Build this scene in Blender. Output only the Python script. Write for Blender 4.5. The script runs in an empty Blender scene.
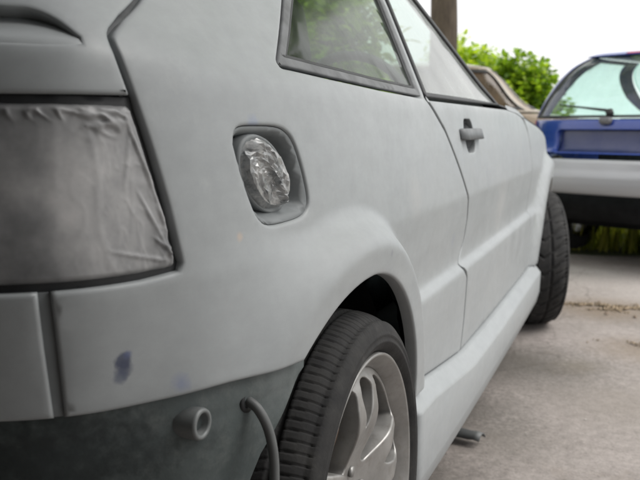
import bpy, math, random
import numpy as np
from mathutils import Vector, Matrix, noise, geometry
R = math.radians
random.seed(7)
rng = np.random.default_rng(7)
scene = bpy.context.scene
COL = scene.collection

# ---------------------------------------------------------------- camera, sky, sun, exposure
cam_d = bpy.data.cameras.new('camera')
cam = bpy.data.objects.new('camera', cam_d); COL.objects.link(cam); scene.camera = cam
cam.location = (0, 0, .82)
cam.rotation_euler = (R(90 - 7.639), 0, R(20.462))
cam_d.sensor_width = 36; cam_d.lens = 850/640*36
cam_d.clip_start = .02; cam_d.clip_end = 600
cam_d.dof.use_dof = True; cam_d.dof.focus_distance = 1.15; cam_d.dof.aperture_fstop = 9.0

SHADE_EDGE = 1.0                          # how far the added shade roof over the camera reaches (m)
SUN_EL, SUN_AZ = R(52), R(78)          # azimuth measured from +Y towards +X
world = bpy.data.worlds.new('World'); scene.world = world; world.use_nodes = True
wt = world.node_tree; wt.nodes.clear()
def wn(t): return wt.nodes.new(t)
sky = wn('ShaderNodeTexSky'); sky.sky_type = 'NISHITA'; sky.sun_disc = False
sky.sun_elevation = SUN_EL; sky.sun_rotation = SUN_AZ; sky.dust_density = 4.0; sky.air_density = 1.0
# overcast: the clear sky is mostly replaced by an even, bright layer of cloud
hsv = wn('ShaderNodeHueSaturation'); hsv.inputs['Saturation'].default_value = .15
wt.links.new(sky.outputs[0], hsv.inputs['Color'])
tc = wn('ShaderNodeTexCoord'); cn = wn('ShaderNodeTexNoise'); cn.inputs['Scale'].default_value = 2.2; cn.inputs['Detail'].default_value = 5
wt.links.new(tc.outputs['Generated'], cn.inputs['Vector'])
cr = wn('ShaderNodeValToRGB'); cr.color_ramp.elements[0].position = .3; cr.color_ramp.elements[1].position = .7
cr.color_ramp.elements[0].color = (10.4, 10.4, 10.5, 1); cr.color_ramp.elements[1].color = (13.2, 13.2, 13.2, 1)
wt.links.new(cn.outputs['Fac'], cr.inputs[0])
mx = wn('ShaderNodeMixRGB'); mx.inputs[0].default_value = .8
wt.links.new(hsv.outputs[0], mx.inputs[1]); wt.links.new(cr.outputs[0], mx.inputs[2])
bg = wn('ShaderNodeBackground'); bg.inputs[1].default_value = .068
wt.links.new(mx.outputs[0], bg.inputs[0])
wo = wn('ShaderNodeOutputWorld'); wt.links.new(bg.outputs[0], wo.inputs[0])

sun_d = bpy.data.lights.new('sun', 'SUN'); sun_d.energy = 1.5; sun_d.angle = R(40); sun_d.color = (1, .97, .93)
sun = bpy.data.objects.new('sun', sun_d); COL.objects.link(sun)
sd = Vector((math.sin(SUN_AZ)*math.cos(SUN_EL), math.cos(SUN_AZ)*math.cos(SUN_EL), math.sin(SUN_EL)))
sun.rotation_euler = sd.to_track_quat('Z', 'Y').to_euler()
vs = scene.view_settings
vs.view_transform = 'Standard'; vs.look = 'None'; vs.exposure = 1.03; vs.gamma = 1
scene.render.engine = 'CYCLES'
scene.cycles.max_bounces = 8; scene.cycles.transparent_max_bounces = 24

# ---------------------------------------------------------------- materials
class NT:
    def __init__(s, name):
        s.m = bpy.data.materials.new(name); s.m.use_nodes = True
        s.t = s.m.node_tree; s.b = s.t.nodes['Principled BSDF']; s.out = s.t.nodes['Material Output']
        s.pos = None
    def n(s, t, **kw):
        x = s.t.nodes.new(t)
        for k, v in kw.items(): setattr(x, k, v)
        return x
    def l(s, a, b): s.t.links.new(a, b)
    def P(s):
        if s.pos is None: s.pos = s.n('ShaderNodeTexCoord').outputs['Object']
        return s.pos
    def noise(s, scale, detail=4, rough=.55, stretch=None):
        x = s.n('ShaderNodeTexNoise'); x.inputs['Scale'].default_value = scale
        x.inputs['Detail'].default_value = detail; x.inputs['Roughness'].default_value = rough
        src = s.P()
        if stretch:
            mp = s.n('ShaderNodeMapping'); mp.inputs['Scale'].default_value = stretch
            s.l(src, mp.inputs[0]); src = mp.outputs[0]
        s.l(src, x.inputs['Vector']); return x.outputs['Fac']
    def ramp(s, src, stops):
        x = s.n('ShaderNodeValToRGB'); e = x.color_ramp.elements
        while len(e) < len(stops): e.new(.5)
        for el, (p, c) in zip(e, stops):
            el.position = p; el.color = (*c, 1) if len(c) == 3 else c
        s.l(src, x.inputs[0]); return x.outputs['Color']
    def math(s, op, a, b=None, clamp=False):
        x = s.n('ShaderNodeMath', operation=op, use_clamp=clamp)
        for i, v in enumerate((a, b)):
            if v is None: continue
            if isinstance(v, (int, float)): x.inputs[i].default_value = v
            else: s.l(v, x.inputs[i])
        return x.outputs[0]
    def mix(s, f, a, b, mode='MIX'):
        x = s.n('ShaderNodeMixRGB', blend_type=mode)
        for i, v in enumerate((f, a, b)):
            if isinstance(v, (int, float)): x.inputs[i].default_value = v
            elif isinstance(v, tuple): x.inputs[i].default_value = (*v, 1)
            else: s.l(v, x.inputs[i])
        return x.outputs[0]
    def spot(s, p, r, r2):
        "1 inside a blotch of radius r round point p (object space), 0 beyond r2, with a ragged edge"
        d = s.n('ShaderNodeVectorMath', operation='DISTANCE'); s.l(s.P(), d.inputs[0]); d.inputs[1].default_value = p
        w = s.math('ADD', d.outputs['Value'], s.math('MULTIPLY', s.math('SUBTRACT', s.noise(70, 3), .5), r2*1.1))
        x = s.n('ShaderNodeMapRange'); x.inputs[1].default_value = r; x.inputs[2].default_value = r2
        x.inputs[3].default_value = 1; x.inputs[4].default_value = 0; s.l(w, x.inputs[0]); return x.outputs[0]
    def bump(s, src, strength=.3, dist=.01):
        x = s.n('ShaderNodeBump'); x.inputs['Strength'].default_value = strength; x.inputs['Distance'].default_value = dist
        s.l(src, x.inputs['Height']); s.l(x.outputs[0], s.b.inputs['Normal'])
    def set(s, color=None, rough=None, metal=None, spec=None):
        b = s.b
        for k, v in (('Base Color', color), ('Roughness', rough), ('Metallic', metal), ('Specular IOR Level', spec)):
            if v is None: continue
            if isinstance(v, tuple): b.inputs[k].default_value = (*v, 1)
            elif isinstance(v, (int, float)): b.inputs[k].default_value = v
            else: s.l(v, b.inputs[k])
        return s
def simple(name, c, rough=.6, metal=0., spec=.5, var=.15, scale=20, bump=0.):
    m = NT(name); f = m.noise(scale, 5)
    lo = tuple(max(0, x*(1-var)) for x in c); hi = tuple(min(1, x*(1+var)) for x in c)
    m.set(m.ramp(f, [(.3, lo), (.7, hi)]), rough, metal, spec)
    if bump: m.bump(m.noise(scale*6, 4), bump, .002)
    return m.m
def glass(name, tint, dust, dustcol=(.3, .31, .3), rough=.02, scale=9, stretch=(1, 1, 1), dlo=.35, dhi=.7):
    "thin pane: tinted see-through, fresnel gloss and a film of dust"
    m = NT(name); t = m.t; t.nodes.remove(m.b)
    tr = m.n('ShaderNodeBsdfTransparent'); tr.inputs[0].default_value = (*tint, 1)
    gl = m.n('ShaderNodeBsdfGlossy'); gl.inputs['Roughness'].default_value = rough
    fr = m.n('ShaderNodeFresnel'); bf = m.n('ShaderNodeNewGeometry')   # a single sheet: same fresnel from both sides
    m.l(m.math('SUBTRACT', 1.5, m.math('MULTIPLY', bf.outputs['Backfacing'], .83333)), fr.inputs[0])
    a = m.n('ShaderNodeMixShader'); m.l(fr.outputs[0], a.inputs[0]); m.l(tr.outputs[0], a.inputs[1]); m.l(gl.outputs[0], a.inputs[2])
    df = m.n('ShaderNodeBsdfDiffuse'); df.inputs[0].default_value = (*dustcol, 1)
    nz = m.noise(scale, 6, .65, stretch)
    mr = m.n('ShaderNodeMapRange'); mr.inputs[1].default_value = dlo; mr.inputs[2].default_value = dhi; mr.inputs[3].default_value = dust*.35; mr.inputs[4].default_value = dust
    m.l(nz, mr.inputs[0])
    b = m.n('ShaderNodeMixShader'); m.l(mr.outputs[0], b.inputs[0]); m.l(a.outputs[0], b.inputs[1]); m.l(df.outputs[0], b.inputs[2])
    m.l(b.outputs[0], m.out.inputs[0]); return m.m
# ------- surface of the coupe: plan curve by arc length s, section by height z
def pchip(xs,ys):
    xs=np.array(xs,float);ys=np.array(ys,float);h=np.diff(xs);dl=np.diff(ys)/h
    m=np.zeros_like(ys);m[0]=dl[0];m[-1]=dl[-1]
    for i in range(1,len(xs)-1):
        if dl[i-1]*dl[i]>0:
            w1=2*h[i]+h[i-1];w2=h[i]+2*h[i-1]
            m[i]=(w1+w2)/(w1/dl[i-1]+w2/dl[i])
    def f(x):
        x=np.clip(np.asarray(x,float),xs[0],xs[-1])
        i=np.clip(np.searchsorted(xs,x,side='right')-1,0,len(xs)-2)
        t=(x-xs[i])/h[i];t2=t*t;t3=t2*t
        return (2*t3-3*t2+1)*ys[i]+(t3-2*t2+t)*h[i]*m[i]+(-2*t3+3*t2)*ys[i+1]+(t3-t2)*h[i]*m[i+1]
    return f
def smooth(a,b,x):
    t=np.clip((x-a)/(b-a),0,1);return t*t*(3-2*t)
PLAN=[(-1.18,.515),(-.95,.52),(-.75,.535),(-.62,.555),(-.53,.585),(-.465,.635),(-.425,.71),(-.40,.80),(-.378,.95),(-.36,1.2),(-.35,1.6),(-.346,2.1),(-.345,2.6),(-.346,3.1),(-.350,3.5),(-.375,3.85),(-.44,4.12),(-.60,4.32),(-.85,4.42),(-1.18,4.45)]
def catmull(pts,n=40):
    p=np.array(pts,float);p=np.vstack([2*p[0]-p[1],p,2*p[-1]-p[-2]])
    out=[]
    for i in range(1,len(p)-2):
        t=np.linspace(0,1,n,endpoint=False)[:,None]
        out.append(.5*((2*p[i])+(-p[i-1]+p[i+1])*t+(2*p[i-1]-5*p[i]+4*p[i+1]-p[i+2])*t*t+(-p[i-1]+3*p[i]-3*p[i+1]+p[i+2])*t**3))
    out.append(p[-2:-1]);return np.vstack(out)
_c=catmull(PLAN)
_s=np.concatenate([[0],np.cumsum(np.hypot(*np.diff(_c,axis=0).T))])
SS=np.linspace(0,_s[-1],4000)
CX=np.interp(SS,_s,_c[:,0]);CY=np.interp(SS,_s,_c[:,1])
_tx=np.gradient(CX,SS);_ty=np.gradient(CY,SS)
_k=np.ones(61)/61
_tx=np.convolve(np.pad(_tx,30,'edge'),_k,'valid');_ty=np.convolve(np.pad(_ty,30,'edge'),_k,'valid')
_l=np.hypot(_tx,_ty);NX=_ty/_l;NY=-_tx/_l
def s_of_y(y): # side only
    m=(CX>-.6)&(SS<5);return np.interp(y,CY[m],SS[m])
SIDE=pchip([.10,.30,.40,.500,.507,.520,.530,.60,.655,.668,.682,.76,.83,.858,.872,.884,.90,.95,1.35],
           [.05,.014,.006,.0,.001,.0135,.0150,.0075,.0012,.0,.0010,.0105,.023,.029,.034,.041,.051,.082,.33])
PLAIN=pchip([.10,.30,.45,.60,.668,.682,.76,.83,.858,.872,.884,.90,.95,1.35],
           [.05,.024,.011,.0045,.0,.0010,.0105,.023,.029,.034,.041,.051,.082,.33])
REAR=pchip([.10,.30,.45,.56,.66,.675,.80,.87,.885,.900,.915,.95,1.35],
           [.07,.05,.034,.015,.0012,.0,.007,.016,.020,.030,.043,.080,.50])
RW=(1.10,.280);FW=(3.60,.283)
def flare(y,z):
    dy=y-RW[0];dz=z-RW[1];r=np.hypot(dy,dz)
    wr=smooth(-.10,-.36,dy) # behind -> softer
    fr=np.clip(dy/np.maximum(r,.05),0,1)**2
    lo=.372-.02*wr-.02*fr;hi=.432+.11*wr-.042*fr
    b=(.040-.011*fr)*smooth(hi,lo,r);q=smooth(hi+.03,lo,r)*smooth(1.6,1.4,y)
    dy=y-FW[0];dz=z-FW[1];r=np.hypot(dy,dz)
    b=b+.030*smooth(.44,.385,r)
    q=np.maximum(q,smooth(.47,.385,r))
    return b,q
def P(s,z):
    s=np.asarray(s,float);z=np.asarray(z,float)
    x=np.interp(s,SS,CX);y=np.interp(s,SS,CY);nx=np.interp(s,SS,NX);ny=np.interp(s,SS,NY)
    w=smooth(.62,.95,y) # 0 rear .. 1 side
    b,q=flare(y,z)
    d=REAR(z)*(1-w)+(SIDE(z)*(1-q)+PLAIN(z)*q)*w
    d=d-b*smooth(.55,.75,y)*smooth(.86,.70,z)
    return np.stack([x-nx*d,y-ny*d,z+0*x],-1)
# ---------------------------------------------------------------- mesh helpers
def link(o, parent=None):
    COL.objects.link(o)
    if parent is not None: o.parent = parent
    return o
def mesh_obj(name, verts, faces, mat, parent=None, smooth_=True, mats=None, fm=None):
    me = bpy.data.meshes.new(name); me.from_pydata([tuple(map(float, v)) for v in verts], [], [tuple(map(int, f)) for f in faces]); me.update()
    for m in (mats or [mat]): me.materials.append(m)
    if fm is not None: me.polygons.foreach_set('material_index', np.array(fm, np.int32))
    if smooth_: me.polygons.foreach_set('use_smooth', np.ones(len(me.polygons), bool))
    return link(bpy.data.objects.new(name, me), parent)
def empty(name, loc=(0, 0, 0), rz=0):
    o = bpy.data.objects.new(name, None); COL.objects.link(o); o.location = loc; o.rotation_euler = (0, 0, rz); o.empty_display_size = .1
    return o
def tag(o, label=None, cat=None, group=None, kind=None):
    for k, v in (('label', label), ('category', cat), ('group', group), ('kind', kind)):
        if v: o[k] = v
    return o
class MB:
    def __init__(s): s.v = []; s.f = []
    def add(s, V, F):
        n = len(s.v); s.v += [tuple(x) for x in V]; s.f += [tuple(i+n for i in f) for f in F]; return s
    def box(s, c, d, rz=0, bev=0.):
        x, y, z = (q/2 for q in d); V = []
        if bev <= 0:
            for k in (-z, z):
                for (i, j) in ((-x, -y), (x, -y), (x, y), (-x, y)): V.append((i, j, k))
            F = [(3, 2, 1, 0), (4, 5, 6, 7)] + [(i, (i+1) % 4, (i+1) % 4+4, i+4) for i in range(4)]
        else:
            b = min(bev, x*.9, y*.9, z*.9)
            def ring(xx, yy, k):
                return [(-xx+b, -yy, k), (xx-b, -yy, k), (xx, -yy+b, k), (xx, yy-b, k), (xx-b, yy, k), (-xx+b, yy, k), (-xx, yy-b, k), (-xx, -yy+b, k)]
            L = [ring(x-b*.7, y-b*.7, -z), ring(x, y, -z+b), ring(x, y, z-b), ring(x-b*.7, y-b*.7, z)]
            V = [p for r in L for p in r]
            F = [tuple(range(7, -1, -1)), tuple(range(24, 32))]
            for k in range(3):
                for i in range(8): F.append((k*8+i, k*8+(i+1) % 8, k*8+8+(i+1) % 8, k*8+8+i))
        co, si = math.cos(rz), math.sin(rz)
        return s.add([(c[0]+p[0]*co-p[1]*si, c[1]+p[0]*si+p[1]*co, c[2]+p[2]) for p in V], F)
    def tube(s, pts, rad, n=12, cap=True):
        pts = [Vector(p) for p in pts]; V = []; F = []; up = Vector((0, 0, 1))
        rads = rad if isinstance(rad, (list, tuple)) else [rad]*len(pts)
        prev = None
        for i, p in enumerate(pts):
            t = (pts[min(i+1, len(pts)-1)]-pts[max(i-1, 0)]).normalized()
            if prev is None: a = t.orthogonal().normalized()
            else: a = (prev-t*prev.dot(t)).normalized()
            prev = a; b = t.cross(a)
            for k in range(n):
                w = 2*math.pi*k/n; V.append(p+(a*math.cos(w)+b*math.sin(w))*rads[i])
        for i in range(len(pts)-1):
            for k in range(n): F.append((i*n+k, i*n+(k+1) % n, (i+1)*n+(k+1) % n, (i+1)*n+k))
        if cap: F += [tuple(range(n-1, -1, -1)), tuple(range((len(pts)-1)*n, len(pts)*n))]
        return s.add(V, F)
    def lathe(s, prof, n=48, axis='x', c=(0, 0, 0)):
        "prof: (axial, radius) points"
        V = []; F = []; m = len(prof)
        for k in range(n):
            w = 2*math.pi*k/n
            for (a, r) in prof:
                p = (a, r*math.cos(w), r*math.sin(w)) if axis == 'x' else (r*math.cos(w), r*math.sin(w), a)
                V.append((c[0]+p[0], c[1]+p[1], c[2]+p[2]))
        for k in range(n):
            for i in range(m-1):
                F.append((k*m+i, k*m+i+1, ((k+1) % n)*m+i+1, ((k+1) % n)*m+i))
        return s.add(V, F)
    def build(s, name, mat, parent=None, smooth_=True): return mesh_obj(name, s.v, s.f, mat, parent, smooth_)

def crv(pts, n=8):
    return [tuple(p) for p in catmull(pts, n)]
def resample(L, h):
    out = []; L = [np.array(p, float) for p in L]
    for i in range(len(L)):
        a, b = L[i], L[(i+1) % len(L)]; d = np.hypot(*(b-a))
        if d < 1e-6: continue
        k = max(1, int(math.ceil(d/h)))
        for j in range(k): out.append(a+(b-a)*j/k)
    return np.array(out)
def area(L): x, y = L[:, 0], L[:, 1]; return .5*np.sum(x*np.roll(y, -1)-np.roll(x, -1)*y)
def offset(L, d):
    "move a closed loop towards its left by d"
    e = np.roll(L, -1, 0)-L; e /= np.maximum(np.hypot(e[:, 0], e[:, 1]), 1e-9)[:, None]
    n1 = np.stack([-e[:, 1], e[:, 0]], 1); n0 = np.roll(n1, 1, 0)
    m = n0+n1; l2 = np.maximum((m*m).sum(1), .5)
    return L+m*(2*d/l2)[:, None]
def inside(P_, L):
    x, y = P_[:, 0][:, None], P_[:, 1][:, None]; x0, y0 = L[:, 0], L[:, 1]; x1, y1 = np.roll(x0, -1), np.roll(y0, -1)
    c = ((y0 > y) != (y1 > y)) & (x < (x1-x0)*(y-y0)/np.where(np.abs(y1-y0) < 1e-12, 1e-12, y1-y0)+x0)
    return c.sum(1) % 2 == 1
def dist_loop(P_, L):
    a = L; b = np.roll(L, -1, 0); ab = b-a; l2 = np.maximum((ab*ab).sum(1), 1e-12); best = np.full(len(P_), 9.)
    for k in range(0, len(P_), 2000):
        q = P_[k:k+2000]; ap = q[:, None]-a[None]; t = np.clip((ap*ab).sum(2)/l2, 0, 1)
        best[k:k+2000] = np.sqrt((((ap-ab[None]*t[..., None])**2).sum(2)).min(1))
    return best
def panel(name, M, outer, mat, parent=None, holes=(), h=.012, hz=None, eh=None, gap=.0025, rd=.005, lip=.02, flip=False, D=None):
    """sheet-metal panel: outline and holes in the surface's own (u, v) metres, mapped by M(u, v, depth);
    edges are rolled over by rd and turned in by lip"""
    hz = hz or h; eh = eh or min(h, hz)
    loops = []
    for i, L in enumerate([outer]+list(holes)):
        L = resample(L, eh); a = area(L)
        if (a < 0) == (i == 0): L = L[::-1]
        loops.append(offset(L, gap))
    prof = [(0, lip), (0, rd*.9), (.22*rd, .3*rd), (.55*rd, .08*rd), (rd, 0)]
    V = []; dep = []; F = []; inner = []
    for L in loops:
        n = len(L); base = len(V)
        for (o, d) in prof:
            V += list(offset(L, o)); dep += [d]*n
        for r in range(len(prof)-1):
            for i in range(n):
                F.append((base+r*n+i, base+r*n+(i+1) % n, base+(r+1)*n+(i+1) % n, base+(r+1)*n+i))
        inner.append((base+(len(prof)-1)*n, n))
    V = np.array(V)
    ILs = [V[b:b+n] for b, n in inner]
    lo = ILs[0].min(0); hi = ILs[0].max(0)
    gx = np.arange(lo[0]+h/2, hi[0], h); gy = np.arange(lo[1]+hz/2, hi[1], hz)
    G = np.stack(np.meshgrid(gx, gy), -1).reshape(-1, 2)
    ok = inside(G, ILs[0]); mn = .45*min(h, hz)
    for L in ILs[1:]: ok &= ~inside(G, L)
    G = G[ok]
    for L in ILs: G = G[dist_loop(G, L) > mn]
    pts = [Vector(p) for L in ILs for p in L]+[Vector(p) for p in G]
    ids = [i for b, n in inner for i in range(b, b+n)]+list(range(len(V), len(V)+len(G)))
    edges = []; k = 0
    for L in ILs:
        n = len(L); edges += [(k+i, k+(i+1) % n) for i in range(n)]; k += n
    vo, eo, fo, ov, oe, of = geometry.delaunay_2d_cdt(pts, edges, [], 0, 1e-6)
    vo = np.array([tuple(v) for v in vo]); fo = np.array([f for f in fo if len(f) == 3])
    cen = vo[fo].mean(1); ok = inside(cen, ILs[0])
    for L in ILs[1:]: ok &= ~inside(cen, L)
    V = np.vstack([V, G]) if len(G) else V; dep = np.array(dep+[0.]*len(G))
    extra = []
    mp = []
    for i, o in enumerate(ov):
        if len(o): mp.append(ids[o[0]])
        else: mp.append(len(V)+len(extra)); extra.append(vo[i])
    if extra: V = np.vstack([V, extra]); dep = np.concatenate([dep, np.zeros(len(extra))])
    F += [tuple(mp[i] for i in f) for f in fo[ok]]
    if D is not None: dep = dep+D(V[:, 0], V[:, 1])
    W = M(V[:, 0], V[:, 1], dep)
    if flip: F = [f[::-1] for f in F]
    return mesh_obj(name, W, F, mat, parent)
def copy_tree(o, parent=None):
    c = o.copy(); COL.objects.link(c)
    if parent is not None: c.parent = parent
    for ch in list(o.children): copy_tree(ch, c)
    return c
def ellipse(cx, cy, a, b, n=32, rot=0):
    co, si = math.cos(rot), math.sin(rot)
    return [(cx+a*math.cos(t)*co-b*math.sin(t)*si, cy+a*math.cos(t)*si+b*math.sin(t)*co) for t in (2*math.pi*i/n for i in range(n))]
def fillet(L, r, n=5):
    "round the sharp corners of a sparse polygon"
    L = [np.array(p, float) for p in L]; o = []
    for i in range(len(L)):
        a, b, c = L[i-1], L[i], L[(i+1) % len(L)]; u = a-b; v = c-b; lu, lv = np.hypot(*u), np.hypot(*v); u /= lu; v /= lv
        ang = math.acos(float(np.clip(u@v, -1, 1)))
        if ang > 2.6: o.append(tuple(b)); continue
        t = min(r/math.tan(ang/2), lu*.45, lv*.45)
        for k in range(n+1):
            q = k/n; o.append(tuple((b+u*t)*(1-q)**2+2*b*q*(1-q)+(b+v*t)*q*q))
    return o
def rrect(x0, x1, y0, y1, r, n=6):
    o = []
    for (cx, cy, a0) in ((x1-r, y1-r, 0), (x0+r, y1-r, 90), (x0+r, y0+r, 180), (x1-r, y0+r, 270)):
        for i in range(n+1):
            t = R(a0+90*i/n); o.append((cx+r*math.cos(t), cy+r*math.sin(t)))
    return o
# ---------------------------------------------------------------- materials of the coupe
def M_primer():
    m = NT('grey_primer')
    base = m.ramp(m.noise(3.5, 5, .6), [(.3, (.276, .293, .301)), (.7, (.292, .309, .316))])
    fine = m.ramp(m.noise(45, 5, .65), [(.3, (.95, .95, .95)), (.7, (1.03, 1.03, 1.03))])
    c = m.mix(1., base, fine, 'MULTIPLY')
    c = m.mix(m.math('MULTIPLY', m.math('SUBTRACT', m.noise(1.7, 5, .6), .5, True), 1.1), c, (.345, .355, .358))
    sand = m.ramp(m.noise(38, 6, .7, (1, .25, 1)), [(.33, (.955,)*3), (.67, (1.03,)*3)]); c = m.mix(1., c, sand, 'MULTIPLY')
    c = m.mix(m.math('MULTIPLY', m.math('SUBTRACT', m.noise(6, 7, .75), .62, True), 2.2, True), c, (.40, .41, .41))
    c = m.mix(m.math('MULTIPLY', m.math('SUBTRACT', m.noise(210, 2, .5), .70, True), 3., True), c, (.22, .235, .25))
    for (s_, z_, r, r2, col, k) in ((.780, .598, .006, .011, (.045, .055, .095), .85), (.781, .590, .004, .012, (.05, .06, .10), .8), (.777, .582, .004, .009, (.07, .085, .13), .65), (.785, .604, .002, .006, (.08, .10, .2), .7),
                                    (.842, .563, .003, .013, (.16, .19, .30), .55), (.938, .702, .002, .007, (.50, .36, .26), .45),
                                    (1.883, .582, .008, .02, (.25, .27, .30), .6), (1.284, .640, .0015, .006, (.22, .23, .25), .8),
                                    (.995, .822, .004, .016, (.22, .26, .36), .5), (1.55, .70, .01, .05, (.36, .36, .355), .35), (2.5, .60, .02, .09, (.36, .36, .355), .4)):
        p = P(s_, z_); c = m.mix(m.math('MULTIPLY', m.spot(tuple(map(float, p)), r, r2), k), c, col)
    rough = m.ramp(m.noise(11, 6, .7), [(.3, (.38,)*3), (.7, (.58,)*3)])
    m.set(c, rough, 0, .42)
    m.bump(m.noise(300, 2, .6), .03, .0005)
    return m.m
PRIMER = M_primer()
DARKPRIMER = None
def M_valance():
    m = NT('bare_sealed_metal')
    c = m.ramp(m.noise(7, 6, .65), [(.25, (.045, .058, .058)), (.55, (.085, .10, .10)), (.8, (.14, .155, .155))])
    c = m.mix(m.math('MULTIPLY', m.math('SUBTRACT', m.noise(30, 5, .7), .5, True), 1.6), c, (.20, .21, .20))
    for (s_, z_, r, r2, k) in ((.945, .515, .004, .02, .8), (.93, .49, .004, .018, .6), (.885, .50, .003, .03, .5), (.862, .49, .004, .03, .6), (.80, .50, .01, .05, .7), (.74, .49, .02, .09, .85), (.69, .50, .02, .09, .85)):
        c = m.mix(m.math('MULTIPLY', m.spot(tuple(map(float, P(s_, z_))), r, r2), k), c, (.018, .024, .025))
    c = m.mix(m.math('MULTIPLY', m.spot(tuple(map(float, P(.985, .535))), .01, .05), .5), c, (.17, .19, .19))
    m.set(c, .6, 0, .35); m.bump(m.noise(60, 5), .25, .003); return m.m
VALANCE = M_valance()
def M_film():
    m = NT('masking_film')
    big = m.ramp(m.noise(7, 5, .6), [(.33, (.10, .104, .108)), (.50, (.25, .254, .26)), (.66, (.40, .40, .405))])
    st = m.ramp(m.noise(22, 4, .55), [(.35, (.82, .82, .82)), (.60, (1.05, 1.04, 1.03)), (.75, (1.22, 1.2, 1.18))])
    c = m.mix(1., big, st, 'MULTIPLY')
    m.set(c, m.ramp(m.noise(14, 3), [(.35, (.40,)*3), (.7, (.58,)*3)]), 0, .5); m.bump(m.noise(60, 3, .5), .08, .002); return m.m
FILM = M_film()
def M_foil():
    m = NT('crumpled_masking_tape')
    m.set(m.ramp(m.noise(60, 5, .7), [(.30, (.05, .055, .06)), (.40, (.20, .21, .215)), (.55, (.31, .315, .315)), (.75, (.58, .57, .55))]), .32, .2, .7); return m.m
FOIL = M_foil()
RUBBER = simple('black_rubber', (.022, .023, .025), .55, 0, .4, .3, 30)
SEALGREY = simple('oversprayed_rubber', (.12, .125, .13), .6, 0, .4, .35, 25)
PITBLACK = simple('underseal', (.012, .012, .013), .9, 0, .2, .3, 12)
CLOTH = simple('seat_cloth', (.035, .038, .042), .95, 0, .2, .3, 40)
RECESS = simple('recess_primer', (.165, .178, .183), .55, 0, .4, .15, 12)
HANDLE = simple('handle_plastic', (.115, .122, .127), .5, 0, .4, .2, 40)
QGLASS = glass('oversprayed_glass', (.58, .74, .58), .40, (.085, .10, .085), .10, 16, (1, 1, .6), .36, .70)
DGLASS = glass('dusty_sheen_glass', (.76, .85, .81), .42, (.55, .58, .57), .02, 5)  # dust film paled and thickened to paint in a whitish sky reflection
def M_rim():
    m = NT('brake_dusted_alloy')
    c = m.ramp(m.noise(14, 5, .6), [(.3, (.20, .197, .19)), (.7, (.33, .325, .315))])
    c = m.mix(m.math('MULTIPLY', m.math('SUBTRACT', m.noise(50, 4, .7), .52, True), 2.), c, (.16, .14, .12))
    m.set(c, m.ramp(m.noise(30, 4), [(.3, (.32,)*3), (.7, (.5,)*3)]), .55, .5); return m.m
RIM = M_rim()
def M_tyre():
    m = NT('dusty_tyre')
    c = m.ramp(m.noise(30, 6, .65), [(.3, (.014, .014, .015)), (.6, (.028, .0275, .027)), (.85, (.06, .058, .055))])
    m.set(c, .82, 0, .3); m.bump(m.noise(180, 4), .3, .0015); return m.m
TYRE = M_tyre()
DISC = simple('rusty_disc', (.13, .085, .06), .6, .4, .4, .4, 30)

# ---------------------------------------------------------------- the coupe
XC = -1.18
coupe = empty('primer_coupe', (XC, 2.4, 0))
tag(coupe, 'coupe in flat grey primer with masked tail lamp, close by in the foreground', 'car')
CHILD = []
def cp(o):
    o.parent = coupe; o.location = -Vector(coupe.location); CHILD.append(o); return o
def MS(s, z, depth):
    b = P(s, z); nx = np.interp(s, SS, NX); ny = np.interp(s, SS, NY)
    # turn the depth direction up with the lean of the greenhouse
    k = smooth(.86, .96, z)*.5
    b[:, 0] -= nx*depth*(1-.3*k); b[:, 1] -= ny*depth*(1-.3*k); b[:, 2] -= depth*k
    return b
def mirror(o, name=None):
    me = o.data.copy(); n = len(me.vertices); a = np.empty(n*3); me.vertices.foreach_get('co', a); a = a.reshape(-1, 3)
    a[:, 0] = 2*XC-a[:, 0]; me.vertices.foreach_set('co', a.ravel()); me.flip_normals(); me.update()
    c = bpy.data.objects.new(name or o.name.split('.')[0], me); link(c, o.parent); c.location = o.location; return c
def mirror_join(o):
    "adds the mirrored half to the same mesh"
    me = o.data; n = len(me.vertices); a = np.empty(n*3); me.vertices.foreach_get('co', a); a = a.reshape(-1, 3); b = a.copy(); b[:, 0] = 2*XC-b[:, 0]
    F = [tuple(p.vertices) for p in me.polygons]
    V = np.vstack([a, b]); F2 = F+[tuple(i+n for i in f[::-1]) for f in F]
    nm = bpy.data.meshes.new(me.name); nm.from_pydata([tuple(v) for v in V], [], F2); nm.materials.append(me.materials[0])
    nm.polygons.foreach_set('use_smooth', np.ones(len(nm.polygons), bool)); nm.update(); o.data = nm; return o

SA = float(s_of_y(RW[0])); SF = float(s_of_y(FW[0]))
def arch(sc, zc, a0, a1, rf, rt, n=40):
    "wheel arch opening, from angle a0 to a1 (0 front, 90 top, 180 behind)"
    o = []
    for i in range(n+1):
        a = R(a0+(a1-a0)*i/n); k = max(0, math.cos(a)); r = rt+(rf-rt)*k**1.3
        o.append((sc+r*math.cos(a), zc+r*math.sin(a)))
    return o
LOW = crv([(.7185, .547), (.776, .546), (.828, .547), (.897, .550), (.96, .548)], 4)+[(1.024, .542)]
HS_UP = [(1.47, 1.26), (1.30, 1.175), (1.15, 1.097), (.98, 1.006), (.869, .948), (.824, .926)]
HS_LO = crv([(.799, .9105), (.792, .901), (.793, .881), (.803, .846)], 5)
LAMP_SIDE = crv([(.803, .846), (.818, .797), (.831, .749), (.842, .700)], 5)+[(.8455, .686), (.843, .680)]
LAMP_BOT = [(.843, .680), (.80, .6765), (.76, .6757), (.7075, .675)]
DOOR_REAR = [(2.0, .31), (2.007, .383), (1.997, .482), (1.990, .492), (1.961, .510), (1.959, .517), (1.965, .523), (2.003, .556), (2.010, .575), (2.012, .615), (1.995, .658), (1.924, .727), (1.829, .812), (1.745, .860), (1.722, .873)]
ARCH_R = arch(SA, RW[1], 13, 127.2, .300, .335)
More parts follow.
